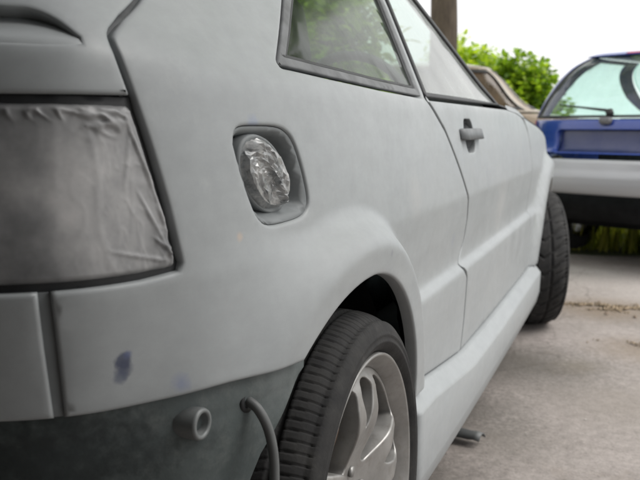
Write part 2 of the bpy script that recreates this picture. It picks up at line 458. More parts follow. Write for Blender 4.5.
quarter = LOW[:-1]+ARCH_R[::-1]+[(1.635, .350)]+DOOR_REAR+[(1.868, 1.058), (1.965, 1.205), (1.985, 1.26)]+HS_UP+HS_LO[:-1]+LAMP_SIDE[:-1]+LAMP_BOT
QWIN = [(1.100, .8943), (1.24, .994)]+[(1.45, 1.13), (1.53, 1.18), (1.62, 1.205), (1.93, 1.205), (1.85, 1.062), (1.702, .8735), (1.45, .879), (1.248, .887), (1.13, .8932)]
FILL = crv([(.950, .800), (.955, .812), (.968, .817), (.996, .818), (1.045, .817), (1.070, .811), (1.085, .797), (1.096, .765), (1.101, .738), (1.098, .722), (1.080, .713), (1.045, .710), (1.003, .710), (.982, .719), (.970, .737), (.957, .770), (.950, .800)], 3)[:-1]
qp = cp(panel('quarter_panel', MS, quarter, PRIMER, holes=[fillet(QWIN, .012), FILL], h=.011, hz=.0065, eh=.010))
qp['label'] = 'grey primer quarter panel with flared rear wheel arch'

# fuel filler pocket: a bowl, a collar and the taped-over cap
def bowl(u, v):
    d = dist_loop(np.stack([u, v], 1), np.array(FILL))
    return .003+.036*smooth(.0, .018, d)
fp = cp(panel('filler_pocket', MS, FILL, RECESS, h=.006, eh=.008, gap=-.002, rd=.0005, lip=.0, D=bowl))
FC = (1.022, .7640); fr_ = P(*FC); fn = Vector((float(np.interp(FC[0], SS, NX)), float(np.interp(FC[0], SS, NY)), 0))
ft = Vector((-fn.y, fn.x, 0))
def on_filler(a, b, out): return Vector(fr_)+ft*(a-.45*b)+Vector((0, 0, b))+fn*out
V = []; F = []; n = 72; prof = [(.051, -.028), (.051, -.016), (.0495, -.0125), (.0465, -.0135), (.040, -.016)]
for k in range(n):
    w = 2*math.pi*k/n
    for (r, o) in prof: V.append(on_filler(r*math.cos(w), r*.92*math.sin(w), o))
m_ = len(prof)
for k in range(n):
    for i in range(m_-1): F.append((k*m_+i, k*m_+i+1, ((k+1) % n)*m_+i+1, ((k+1) % n)*m_+i))
o = cp(mesh_obj('filler_collar', V, [f[::-1] for f in F], RECESS))
V = []; F = []; rings = 13; n = 40; rc_ = random.Random(9)
for i in range(rings+1):
    r = .047*i/rings
    for k in range(n):
        w = 2*math.pi*(k+.7*rc_.uniform(-.5, .5)+.5*(i % 2))/n; a, b = r*math.cos(w), r*.92*math.sin(w)
        q = Vector((a*30+b*8, b*17, 3.1)); h_ = abs(noise.noise(q))*.011+abs(noise.noise(q*2.6+Vector((4, 1, 2))))*.008
        crease = .007*max(0, 1-abs(a*.8+b*.35-.002+.004*math.sin(b*90))/.006)
        edge = smooth(.040, .047, r)
        V.append(on_filler(a, b, -.003-h_*.75+rc_.uniform(-.0006, .0006)+crease*.7*(1-edge)-.010*edge+.004*(1-(r/.047)**2)))
for i in range(rings):
    for k in range(n): F.append((i*n+k, i*n+(k+1) % n, (i+1)*n+(k+1) % n, (i+1)*n+k))
F = [f for f in F if len(set(f)) > 2]
F = [t for f in F for t in ([(f[0], f[1], f[2]), (f[0], f[2], f[3])] if len(f) == 4 else [f])]; F = [f for f in F if len(set(f)) == 3]
o = cp(mesh_obj('filler_cap', V, [f[::-1] for f in F], FOIL, None, False)); o['label'] = 'filler cap wrapped in crumpled silvery masking tape'

# rear window of the side: rubber surround and pane
def inset(L, d):
    L = np.array([tuple(p) for p in L]); L = L if area(L) > 0 else L[::-1]; return offset(L, d)
QG = inset(QWIN, .0165)
surround = cp(panel('window_seal', MS, fillet(QWIN, .012), SEALGREY, holes=[fillet(QG, .008)], h=.02, hz=.02, eh=.012, gap=.001, rd=.004, lip=.012, D=lambda u, v: 0*u+.001))
seal2 = panel('seal_lip', MS, fillet(inset(QWIN, .0155), .008), RUBBER, surround, holes=[fillet(inset(QWIN, .022), .006)], h=.02, eh=.012, gap=.0003, rd=.002, lip=.008, D=lambda u, v: 0*u+.005)
qg = cp(panel('quarter_window', MS, fillet(inset(QWIN, .018), .008), QGLASS, h=.03, eh=.02, gap=0, rd=.001, lip=.003, D=lambda u, v: 0*u+.008))
qg['label'] = 'rear side window dulled by grey overspray'

# door
DF = [(3.168, .306), (3.170, .52), (3.170, .70)]+crv([(3.168, .74), (3.150, .80), (3.08, .842), (2.95, .862), (2.74, .872)], 5)
door_o = [(2.0, .31)]+DF+[(1.722, .873)]+DOOR_REAR[::-1][1:-1]
HC = (2.075, .797)
CUP = rrect(HC[0]-.050, HC[0]+.050, HC[1]-.033, HC[1]+.034, .024)
door = cp(panel('door', MS, door_o, PRIMER, holes=[CUP], h=.02, hz=.0065, eh=.012, gap=.0046, rd=.0028))
def cup(u, v): return .002+.026*np.clip(1-np.maximum(np.abs(u-HC[0])/.052, np.abs(v-HC[1])/.035)**3, 0, 1)
cupo = panel('handle_recess', MS, CUP, simple('recess_dark', (.075, .08, .085), .6), door, h=.008, eh=.01, gap=.0003, rd=.0003, lip=0, D=cup)
V = []; F = []
hs = np.linspace(1.965, 2.185, 15)
for i, s_ in enumerate(hs):
    e = min(i, 14-i); k = min(1, .80+e*.2); out = -.016*min(1, e*.8+.25)
    zc = .802; hh = .0125*k
    for (dz, dd) in ((-hh, 0.004), (-hh, .8), (-hh*.85, 1), (hh*.85, .85), (hh, .65), (hh, .004)):
        q = MS(np.array([s_]), np.array([zc+dz]), np.array([out*dd if dd > .1 else .001]))[0]; V.append(q)
for i in range(14):
    for k in range(5): F.append((i*6+k, i*6+k+1, (i+1)*6+k+1, (i+1)*6+k))
F += [(5, 4, 3, 2, 1, 0), tuple(14*6+k for k in range(6))]
mesh_obj('door_handle', V, [f[::-1] for f in F], HANDLE, door)
# door window: black frame and pane, part of the door
DW = [(1.735, .8745), (2.20, .8755), (2.60, .879), (2.50, .935), (2.30, 1.098), (2.17, 1.205), (1.985, 1.205), (1.905, 1.084)]
df_ = panel('window_frame', MS, DW, RUBBER, door, holes=[list(map(tuple, inset(DW, .011)))], h=.03, hz=.03, eh=.02, gap=.0005, rd=.004, lip=.012, D=lambda u, v: 0*u-.001)
panel('window_pane', MS, list(map(tuple, inset(DW, .010))), DGLASS, door, h=.05, eh=.03, gap=0, rd=.001, lip=.002, D=lambda u, v: 0*u+.006)

# front wing
ARCH_F = arch(SF, FW[1], 3, 177, .325, .325)
wing_top = [(2.745, .876), (2.95, .867), (3.10, .852), (3.25, .838), (3.45, .822), (3.72, .795), (4.0, .755), (4.3, .70), (4.62, .64)]
wing = [(3.176, .306)]+ARCH_F[::-1]+[(4.10, .30), (4.62, .30)]+wing_top[::-1]+[(2.96, .866), (3.09, .846), (3.158, .803), (3.176, .74), (3.176, .52)]
wingo = cp(panel('front_wing', MS, wing, PRIMER, h=.03, hz=.012, eh=.015))

# rear: tailgate, lamp, rear panel and the bare valance left by the missing bumper
SCOOP = crv([(.44, .923), (.55, .926), (.670, .9245), (.704, .923), (.731, .914), (.752, .8985)], 4)+[(.752, .8975), (.735, .8965), (.717, .896), (.674, .8965), (.55, .897), (.44, .899)]
tg = [(0, .846), (.40, .8455), (.70, .8455)]+HS_LO[::-1]+[(.824, .926), (.869, .948), (.94, .985), (.928, .993), (.852, .956), (.82, .950), (0, .950)]
tail = cp(panel('tailgate', MS, tg, PRIMER, holes=[SCOOP], h=.012, hz=.005, eh=.008, lip=.05))
def scoop_d(u, v):
    t = np.clip((v-.8965)/.027, 0, 1.1)
    return .0012+.017*t
sc_ = panel('scoop', MS, SCOOP, PRIMER, tail, h=.006, hz=.004, eh=.006, gap=-.005, rd=.0002, lip=0, D=scoop_d)
mirror_join(tail); mirror(sc_)
LAMP = [(.40, .842), (.60, .842), (.727, .842), (.799, .8405)]+[(a-.0015, b) for a, b in LAMP_SIDE[1:]]+[(.80, .678), (.72, .677), (.40, .677)]
FOLDS = [(.838, .690, .800, .760, .0022), (.836, .700, .815, .812, .003), (.832, .725, .790, .835, .0022), (.800, .828, .786, .760, .0016), (.803, .838, .785, .815, .0022), (.838, .688, .765, .705, .0018), (.838, .695, .815, .715, .0022), (.835, .712, .822, .745, .0022), (.822, .76, .798, .815, .0028)]
def lampD(u, v):
    o = np.empty(len(u)); L = np.array(LAMP)
    de = dist_loop(np.stack([u, v], 1), L)
    for i in range(len(u)):
        q = Vector((u[i]*16, v[i]*11+u[i]*5, .3)); f = 1-abs(noise.noise(q))*2
        q2 = Vector((u[i]*46, v[i]*20-u[i]*12, 5.3)); g = 1-abs(noise.noise(q2))*2
        w = float(np.clip((u[i]-.70)/.10, 0, 1)); top = float(np.clip((v[i]-.80)/.04, 0, 1))
        amp = max(w, .8*top)
        q3 = Vector((u[i]*70-v[i]*18, v[i]*30+u[i]*30, 1.7)); k3 = 1-abs(noise.noise(q3))*2
        o[i] = .004-.0016*max(0, f-.62)*(.2+amp)-.0014*max(0, g-.70)*amp-.0022*max(0, k3-.78)*amp**2-.003*noise.noise(Vector((u[i]*7, v[i]*7, 9)))
        gz = math.exp(-((u[i]-.772)/.022)**2-((v[i]-.824)/.011)**2)+.8*math.exp(-((u[i]-.835)/.012)**2-((v[i]-.70)/.02)**2)
        gz += .55*math.exp(-((v[i]-.833)/.006)**2)*min(1, max(0, (u[i]-.62)/.08))
        if gz > .03: o[i] -= .0042*gz*max(0, 1-abs(noise.noise(Vector((u[i]*60+v[i]*40, v[i]*75, 3.3))))*3.2)
        for (a0, b0, a1, b1, hh) in FOLDS:
            dx, dy = a1-a0, b1-b0; tt = ((u[i]-a0)*dx+(v[i]-b0)*dy)/(dx*dx+dy*dy)
            if 0 < tt < 1:
                dd = abs((u[i]-a0)*dy-(v[i]-b0)*dx)/math.hypot(dx, dy)+.0012*noise.noise(Vector((u[i]*40, v[i]*40, 2)))
                o[i] -= .72*hh*max(0, 1-dd/.0026)*min(1, 4*tt*(1-tt)+.2)
    return o+.012*np.clip(1-de/.007, 0, 1)**2
lamp = cp(panel('tail_lamp', MS, LAMP, FILM, h=.0020, hz=.0020, eh=.004, gap=.001, rd=.003, lip=.02, D=lampD))
lamp['label'] = 'tail lamp masked over with wrinkled film, dusted grey'
# dark gasket round the lamp
gas = cp(panel('lamp_gasket', MS, [(.39, .848), (.70, .848), (.806, .847)]+LAMP_SIDE[1:-2]+[(.848, .684), (.845, .674), (.80, .6725), (.71, .671), (.39, .671)], RUBBER,
               holes=[list(map(tuple, inset(LAMP, .006)))], h=.01, eh=.01, gap=0, rd=.001, lip=.01, D=lambda u, v: 0*u+.009))
rp = [(0, .549), (.30, .549), (.60, .548), (.7125, .547), (.7055, .62), (.7015, .675), (.39, .675), (.385, .842), (0, .842)]
rear = cp(mirror_join(panel('rear_panel', MS, rp, PRIMER, h=.012, hz=.008, eh=.010)))
val = [(0, .20), (.87, .20), (.922, .30), (.957, .40), (.974, .446), (.996, .474), (1.056, .549), (1.03, .562), (.9, .566), (.7, .566), (0, .566)]
def valD(u, v):
    a = np.array([noise.noise(Vector((x*14, y*14, 0))) for x, y in zip(u, v)])
    return .016+.002*a+.012*smooth(.50, .40, v)-.004*np.exp(-((v-.535)/.006)**2)
valo = cp(mirror_join(panel('bumper_mount', MS, val, VALANCE, h=.014, hz=.010, eh=.012, D=valD)))
valo['label'] = 'dark bare metal left where the rear bumper has been taken off'
# sleeve with a hole, and the bent hose below it
def frame_at(s_, z_, depth):
    b = MS(np.array([s_]), np.array([z_]), np.array([depth]))[0]
    n_ = Vector((float(np.interp(s_, SS, NX)), float(np.interp(s_, SS, NY)), 0)).normalized()
    return Vector(b), n_, Vector((-n_.y, n_.x, 0))
b, n_, t_ = frame_at(.871, .516, .022)
mb = MB(); V = []; n_ = (n_+Vector((1.0, .10, 0))).normalized(); t_ = Vector((-n_.y, n_.x, 0)); b = b-n_*.001+Vector((.006, -.010, 0)); prof = [(.0170, -.03), (.0170, .007), (.0160, .0100), (.0125, .0105), (.0112, .008), (.0105, -.02), (.0, -.02)]
for k in range(32):
    w = 2*math.pi*k/32
    for (r, o_) in prof: V.append(b+t_*(r*math.cos(w))+Vector((0, 0, r*math.sin(w)))+n_*o_)
m_ = len(prof); F = [(k*m_+i, ((k+1) % 32)*m_+i, ((k+1) % 32)*m_+i+1, k*m_+i+1) for k in range(32) for i in range(m_-1)]
cp(mesh_obj('mount_sleeve', V, [f[::-1] for f in F], simple('sleeve_metal', (.16, .17, .17), .5, .2)))
b, n_, t_ = frame_at(.935, .522, .02)
pts = [b-n_*.02, b, b+n_*.006+Vector((0, 0, -.001)), b+n_*.016+t_*.002+Vector((0, 0, -.009)), b+n_*.024+t_*.008+Vector((0, 0, -.03)), b+n_*.029+t_*.011+Vector((0, 0, -.06)), b+n_*.029+t_*.012+Vector((0, 0, -.10)), b+n_*.025+t_*.010+Vector((0, 0, -.17)), b+n_*.005+t_*.0+Vector((0, 0, -.24)), b-n_*.06+Vector((0, 0, -.27))]
mb = MB().tube(crv([tuple(p) for p in pts], 5), .0056, 14)
cp(mb.build('hose', simple('hose_rubber', (.10, .105, .105), .55)))
mb = MB().tube([b+n_*.001+t_*.010*math.cos(a)+Vector((0, 0, .010*math.sin(a))) for a in np.linspace(0, 2*math.pi, 25)], .0042, 8, False)
cp(mb.build('hose_grommet', RUBBER))

# sill skirt below the door
V = []; F = []; ys = np.concatenate([np.linspace(1.392, 1.42, 3), np.linspace(1.46, 3.25, 40), [3.262]])
for i, y_ in enumerate(ys):
    s_ = float(s_of_y(y_)); x_ = float(np.interp(s_, SS, CX)); zt = float(np.interp(y_, [1.39, 1.50, 1.88, 2.3, 3.25], [.350, .350, .309, .303, .304]))
    e = min(1, (y_-1.392)/.02+.75) if y_ < 1.45 else (1 if y_ < 3.255 else .8)
    sec = [(-.03, zt+.001), (-.006, zt), (-.003, zt-.002), (.0180*e, zt-.025), (.0205*e, zt-.028), (.0215*e, zt-.032), (.0190*e, .200), (.0180*e, .197), (.009*e, .160), (.004, .155), (-.08, .155), (-.08, zt)]
    for (o_, z_) in sec: V.append((x_+o_, y_, z_))
m_ = 12
for i in range(len(ys)-1):
    for k in range(m_-1): F.append((i*m_+k, i*m_+k+1, (i+1)*m_+k+1, (i+1)*m_+k))
F += [tuple(range(m_))[::-1], tuple((len(ys)-1)*m_+k for k in range(m_))]
skirt = cp(mesh_obj('side_skirt', V, [f[::-1] for f in F], PRIMER))

hsl = [(1.47, 1.26), (1.15, 1.097), (.869, .948), (.824, .926), (.797, .908), (.792, .900), (.795, .870), (.803, .846)]
left_ = [(a-.022, b+.012) for a, b in hsl]; right_ = [(a+.022, b-.012) for a, b in hsl]
cp(panel('seam_channel', MS, left_+right_[::-1], SEALGREY, h=.02, hz=.02, eh=.012, gap=0, rd=.001, lip=.002, D=lambda u, v: 0*u+.018))
cp(panel('seam_filler', MS, [(.690, .5495), (.730, .5495), (.720, .672), (.690, .672)], RECESS, h=.02, hz=.02, eh=.012, gap=0, rd=.001, lip=.002, D=lambda u, v: 0*u+.0065))
# dark inner shell that shows through the seams, arch liners, floor
sg = np.arange(.0, 4.6, .03); zg = np.arange(.30, .885, .02); V = []; F = []
A, B = np.meshgrid(sg, zg, indexing='ij'); W = MS(A.ravel(), B.ravel(), np.full(A.size, .035))
nz = len(zg)
for i in range(len(sg)-1):
    for j in range(nz-1):
        sc_m, zc_m = sg[i]+.015, zg[j]+.01
        if sc_m > 2.55 and zc_m > .74 or math.hypot(sc_m-SA, zc_m-RW[1]) < .375 or math.hypot(sc_m-SF, zc_m-FW[1]) < .37: continue
        F.append((i*nz+j, i*nz+j+1, (i+1)*nz+j+1, (i+1)*nz+j))
inner = cp(mesh_obj('inner_body', W, [f[::-1] for f in F], PITBLACK))
liners = []
for (sc_, wc) in ((SA, RW), (SF, FW)):
    V = []; F = []; n = 28; yc = wc[0]
    for k in range(n+1):
        a = R(-15+(210 if sc_ == SF else 150)*k/n)
        for (x_, r) in ((-.372 if sc_ == SF else -.405, .345), (-.50, .355), (-.68, .345), (-.70, .0)):
            V.append((x_, yc+r*math.cos(a), max(wc[1]+r*math.sin(a), .12)))
    for k in range(n):
        for i in range(3): F.append((k*4+i, k*4+i+1, (k+1)*4+i+1, (k+1)*4+i))
    liners.append(cp(mesh_obj('arch_liner', V, F, PITBLACK)))
mb = MB().box((XC, 2.35, .20), (1.10, 3.6, .06), 0, .02).box((XC, 2.35, .30), (1.55, 1.75, .14), 0, .02)
cp(mb.build('floor_pan', PITBLACK))
# silencer behind the valance
mb = MB().tube([(XC-.35, .80, .30), (XC-.33, .80, .30), (XC+.33, .80, .30), (XC+.35, .80, .30)], [.05, .09, .09, .05], 20)
cp(mb.build('silencer', PITBLACK))

# lofted top: deck, rear window, roof, windscreen, bonnet
def top_loft(name, right, mat, crown=.02, n=20, row0=None):
    V = []; F = []; m_ = n+1
    for j, q in enumerate(right):
        q = Vector(q); t = j/(len(right)-1)
        for i in range(m_):
            k = i/n; x_ = q.x+(2*XC-2*q.x)*k; c_ = 4*k*(1-k)
            y_, z_ = q.y, q.z+crown*c_
            if row0 is not None: y_ += (1-t)**2*row0*c_
            V.append((x_, y_, z_))
    for j in range(len(right)-1):
        for i in range(n): F.append((j*m_+i, j*m_+i+1, (j+1)*m_+i+1, (j+1)*m_+i))
    return cp(mesh_obj(name, V, F, mat))
def P1(s_, z_): return tuple(map(float, P(s_, z_)))
# deck first row follows the tailgate edge
rows = []
top_edge = [P1(s_, .950) for s_ in np.linspace(0, .862, 24)][::-1]
V = []; F = []; seam = [P1(a, b) for a, b in [(.850, .948), (.885, .966), (.925, .987), (.975, 1.012)]]
full = top_edge+[(2*XC-p[0], p[1], p[2]) for p in top_edge[::-1][1:]]; nn = len(full)
for j, q in enumerate(seam):
    t = j/(len(seam)-1)
    for i in range(nn):
        k = (full[0][0]-full[i][0])/(full[0][0]-full[-1][0]); st = Vector((q[0]+(2*XC-2*q[0])*k, q[1], q[2]+.02*4*k*(1-k)))
        V.append(st*t+Vector(full[i])*(1-t) if j else Vector(full[i]))
for j in range(len(seam)-1):
    for i in range(nn-1): F.append((j*nn+i, j*nn+i+1, (j+1)*nn+i+1, (j+1)*nn+i))
cp(mesh_obj('tailgate_deck', V, F, PRIMER))
GLASSDARK = glass('rear_glass', (.70, .80, .76), .08)
top_loft('rear_window', [P1(a, b) for a, b in [(.975, 1.012), (1.142, 1.099), (1.292, 1.177), (1.39, 1.227)]], GLASSDARK, .03)
top_loft('roof', [P1(a, b) for a, b in [(1.40, 1.225), (1.47, 1.26), (1.60, 1.265), (1.985, 1.262), (2.10, 1.245), (2.165, 1.212)]], PRIMER, .05)
APIL = [(2.165, 1.212), (2.31, 1.095), (2.51, .932), (2.63, .878)]
top_loft('windscreen', [P1(a, b) for a, b in APIL], GLASSDARK, .05)
top_loft('bonnet', [P1(a, b) for a, b in [(2.60, .8785), (2.68, .878)]+wing_top], PRIMER, .045)
# roof rail and A pillar on the side
rail = [(1.985, 1.26), (1.968, 1.208), (1.985, 1.207), (2.17, 1.207), (2.30, 1.10), (2.50, .937), (2.602, .880), (2.74, .8735), (2.745, .877), (2.63, .882), (2.52, .945), (2.325, 1.105), (2.185, 1.222), (2.10, 1.25)]
ap = cp(panel('windscreen_pillar', MS, rail, RUBBER, h=.03, eh=.015, gap=.0005, rd=.003, lip=.02))
# nose
nose = [(4.62, .30), (5.2, .30), (5.2, .64), (4.62, .64)]
smax = float(SS[-1])
ns = cp(mirror_join(panel('nose_panel', MS, [(4.625, .30), (smax, .30), (smax, .62), (4.625, .638)], PRIMER, h=.05, hz=.03, eh=.03)))
# interior
def seat_mesh(x_, y_):
    mb = MB().box((x_, y_, .42), (.50, .52, .16), 0, .05)
    V = []
    for (yy, zz, w, th) in ((y_-.24, .45, .23, .07), (y_-.30, .70, .23, .06), (y_-.36, .90, .19, .05), (y_-.375, .94, .12, .035), (y_-.38, .97, .13, .045), (y_-.40, 1.08, .12, .045), (y_-.405, 1.11, .09, .03)):
        V += [(x_-w, yy-th, zz), (x_+w, yy-th, zz), (x_+w, yy+th, zz), (x_-w, yy+th, zz)]
    F = [(0, 3, 2, 1), tuple(24+k for k in range(4))]
    for r in range(6):
        for k in range(4): F.append((r*4+k, r*4+(k+1) % 4, r*4+4+(k+1) % 4, r*4+4+k))
    return mb.add(V, F)
for x_ in (XC+.36, XC-.36):
    o = cp(seat_mesh(x_, 2.15).build('seat', CLOTH)); bv = o.modifiers.new('round', 'BEVEL'); bv.width = .03; bv.segments = 3
mb = MB().box((XC, 1.32, .52), (1.1, .5, .16), 0, .05).box((XC, 1.08, .72), (1.1, .14, .40), 0, .05)
cp(mb.build('rear_bench', CLOTH))
mb = MB().box((XC, 2.80, .77), (1.40, .50, .18), 0, .06)
cp(mb.build('dashboard', CLOTH))
mb = MB(); c_ = Vector((XC+.36, 2.50, .86)); ring = []
mb.tube([c_+Vector((.18*math.cos(a), -.18*math.sin(a)*.35, .18*math.sin(a)*.93)) for a in np.linspace(0, 2*math.pi, 40)], .014, 10, False)
mb.tube([c_+Vector((-.17, 0, 0)), c_+Vector((.17, 0, 0))], .016, 8); mb.tube([c_, c_+Vector((0, .25, -.1))], .03, 10)
cp(mb.build('steering_wheel', RUBBER))
# far side of the body
for o in (qp, fp, surround, qg, door, wingo, lamp, gas, skirt, inner, ap)+tuple(liners):
    c_ = mirror(o)
    for ch in list(o.children): mirror(ch).parent = c_
    for ch in c_.children: ch.location = (0, 0, 0)

# ---------------------------------------------------------------- wheels (axle along local x, outer face at x = 0)
def tread(y_, w, kind):
    "groove depth across the tread (y_ in metres from the middle, w angle)"
    d = 0
    if kind == 'rear':
        for c0 in (-.050, -.017, .017, .050): d = max(d, min(.75, (1-abs(y_-c0)/.0050)*1.6))
        ph = (w*130/(2*math.pi)+(y_*16+(.5 if abs(y_) < .017 else 0) if abs(y_) < .050 else .3+y_*4)) % 1
        if abs(ph-.5) < .09: d = max(d, .15 if abs(y_) < .05 else .22)
        d += .03*noise.noise(Vector((w*30, y_*200, 0)))
    else:
        for c0 in (-.030, .030): d = max(d, 1-abs(y_-c0)/.006)
        ph = (w*26/(2*math.pi)+abs(y_)*9+abs(y_)**2*40) % 1
        d = max(d, (1-abs(ph-.5)/.10)*1.0)
        ph2 = (w*52/(2*math.pi)+abs(y_)*14) % 1
        if abs(y_) > .045: d = max(d, (1-abs(ph2-.5)/.09)*.6)
    return max(0, min(1, d*1.6))
def tyre_mesh(kind, rad=.281, width=.195, rr=.217):
    V = []; F = []; N = 1040 if kind == 'rear' else 624; h_ = width/2
    xs = [(-.018, rr-.006), (-.010, rr+.003), (.004, rr+.012), (.0085, rr+.020), (.0095, rr+.0215), (.0085, rr+.023), (.0075, rr+.029), (.009, rr+.031), (.0075, rr+.033), (.006, rr+.038), (.003, rr+.044), (-.002, rad-.014)]
    cross = [(x_-0, r, 0) for x_, r in xs]
    tw = np.linspace(-1, 1, 53)
    tr_ = [(-h_-t*(h_-.008), rad-.012*abs(t)**6-.003*t*t, 1) for t in tw[::-1]]
    # from the outer face (x about 0) to the inner (x = -width)
    tr_ = sorted(tr_, key=lambda q: -q[0])
    inn = [(-width-x_, r, 0) for x_, r in xs[::-1]]
    cross = cross+tr_+inn; m_ = len(cross)
    for k in range(N):
        w = 2*math.pi*k/N; cw, sw = math.cos(w), math.sin(w)
        for (x_, r, g) in cross:
            if g: r = r-.0065*tread(x_+h_, w, kind)
            V.append((x_, r*cw, r*sw))
    for k in range(N):
        for i in range(m_-1): F.append((k*m_+i, ((k+1) % N)*m_+i, ((k+1) % N)*m_+i+1, k*m_+i+1))
    return V, [f[::-1] for f in F]
def MW(u, v, depth):
    r = np.hypot(u, v); x_ = -.012+.0*r-.020*smooth(.15, .04, r)+.010*np.exp(-((r-.13)/.05)**2)-.010*smooth(.175, .198, r)
    return np.stack([x_-depth, u, v], -1)
def polar(pts, c0, tw=0.): return [(r*math.cos(R(c0+a+tw*(r-.18)*100)), r*math.sin(R(c0+a+tw*(r-.18)*100))) for r, a in pts]
def make_wheel(kind, spin):
    V, F = tyre_mesh(kind)
    mb = MB(); Rr = .205
    prof = [(-.185, .208), (-.183, .217), (-.178, .218), (-.170, .204), (-.06, .190), (-.030, .196), (-.014, .203), (-.006, .212), (.001, .217), (.003, .2195), (.001, .222), (-.006, .2225), (-.010, .220)]
    mb.lathe(prof, 96)
    rim = mb.build('wheel', RIM)
    holes = []
    win = [(.070, 0), (.076, -8), (.10, -12.5), (.125, -15.5), (.15, -18.5), (.170, -21), (.184, -21), (.190, -13), (.191, 0), (.190, 13), (.184, 21), (.170, 21), (.15, 18.5), (.125, 15.5), (.10, 12.5), (.076, 8)]
    tear = [(.115, 0), (.124, -3), (.14, -5.5), (.158, -7.6), (.174, -7.8), (.184, -4.6), (.1865, 0), (.184, 4.6), (.174, 7.8), (.158, 7.6), (.14, 5.5), (.124, 3)]
    for k in range(5):
        holes.append(crv(polar(win, spin+72*k, .16)+[polar(win, spin+72*k, .16)[0]], 3)[:-1])
        holes.append(crv(polar(tear, spin+36+72*k, .16)+[polar(tear, spin+36+72*k, .16)[0]], 3)[:-1])
    face = panel('spokes', MW, [(.2*math.cos(t), .2*math.sin(t)) for t in np.linspace(0, 2*math.pi, 120, endpoint=False)], RIM, rim, holes=holes, h=.008, eh=.006, gap=.0003, rd=.004, lip=.030, flip=True)
    mb = MB().lathe([(-.004, .0), (-.004, .022), (-.008, .030), (-.03, .032)], 40); mb.build('hub_cap', RIM, rim)
    for k in range(5):
        a = 2*math.pi*(k+.5)/5+R(spin); mb = MB().tube([(-.03, .05*math.cos(a), .05*math.sin(a)), (-.0255, .05*math.cos(a), .05*math.sin(a))], .0085, 6); mb.build('wheel_bolt', RIM, rim)
    mb = MB().lathe([(-.075, .0), (-.075, .055), (-.082, .06), (-.082, .128), (-.100, .128), (-.100, 0)], 64); mb.build('brake_disc', DISC, rim)
    mesh_obj('tyre', V, F, TYRE, rim)
    return rim
def place_wheel(o, x_, y_, rz=0, flip=False):
    o.parent = coupe; o.location = Vector((x_, y_, .280))-Vector(coupe.location); o.rotation_euler = (0, 0, rz+(math.pi if flip else 0))
STEER = 19.0
wr = make_wheel('rear', 50); place_wheel(wr, -.336, RW[0])
wf = make_wheel('front', 50); hub = Vector((-.415, FW[0])); off = .10
place_wheel(wf, hub.x+off*math.cos(R(STEER)), hub.y+off*math.sin(R(STEER)), R(STEER))
c_ = copy_tree(wr); place_wheel(c_, 2*XC+.336, RW[0], 0, True)
c_ = copy_tree(wf); place_wheel(c_, 2*XC-hub.x-off*math.cos(R(STEER)), hub.y-off*math.sin(R(STEER)), R(STEER), True)
# ---------------------------------------------------------------- unseen roof and walls, added to shade the rear of the coupe
SHEET = simple('shade_roof_sheet', (.09, .085, .08), .7, .0, .3, .35, 3)
V = []; F = []; xs_ = np.arange(-5.5, 2.6, .038)
for i, x_ in enumerate(xs_):
    zz = .012*math.sin(x_*2*math.pi/.152)
    V += [(x_, -5.0, 2.45+zz), (x_, SHADE_EDGE, 2.72+zz)]
for i in range(len(xs_)-1): F.append((2*i, 2*i+2, 2*i+3, 2*i+1))
o = mesh_obj('shade_roof', V, F, SHEET); o['kind'] = 'structure'
mb = MB().box((-1.45, -4.95, 1.2), (8.1, .14, 2.45)).box((1.9, -2.72, 1.2), (.12, 4.3, 2.42)).box((-5.43, (SHADE_EDGE-5)/2-.5, 1.2), (.14, SHADE_EDGE+3.7, 2.42))
o = mb.build('shade_wall', simple('shade_wall_face', (.11, .105, .095), .9, 0, .2, .3, 3), None, False); o['kind'] = 'structure'
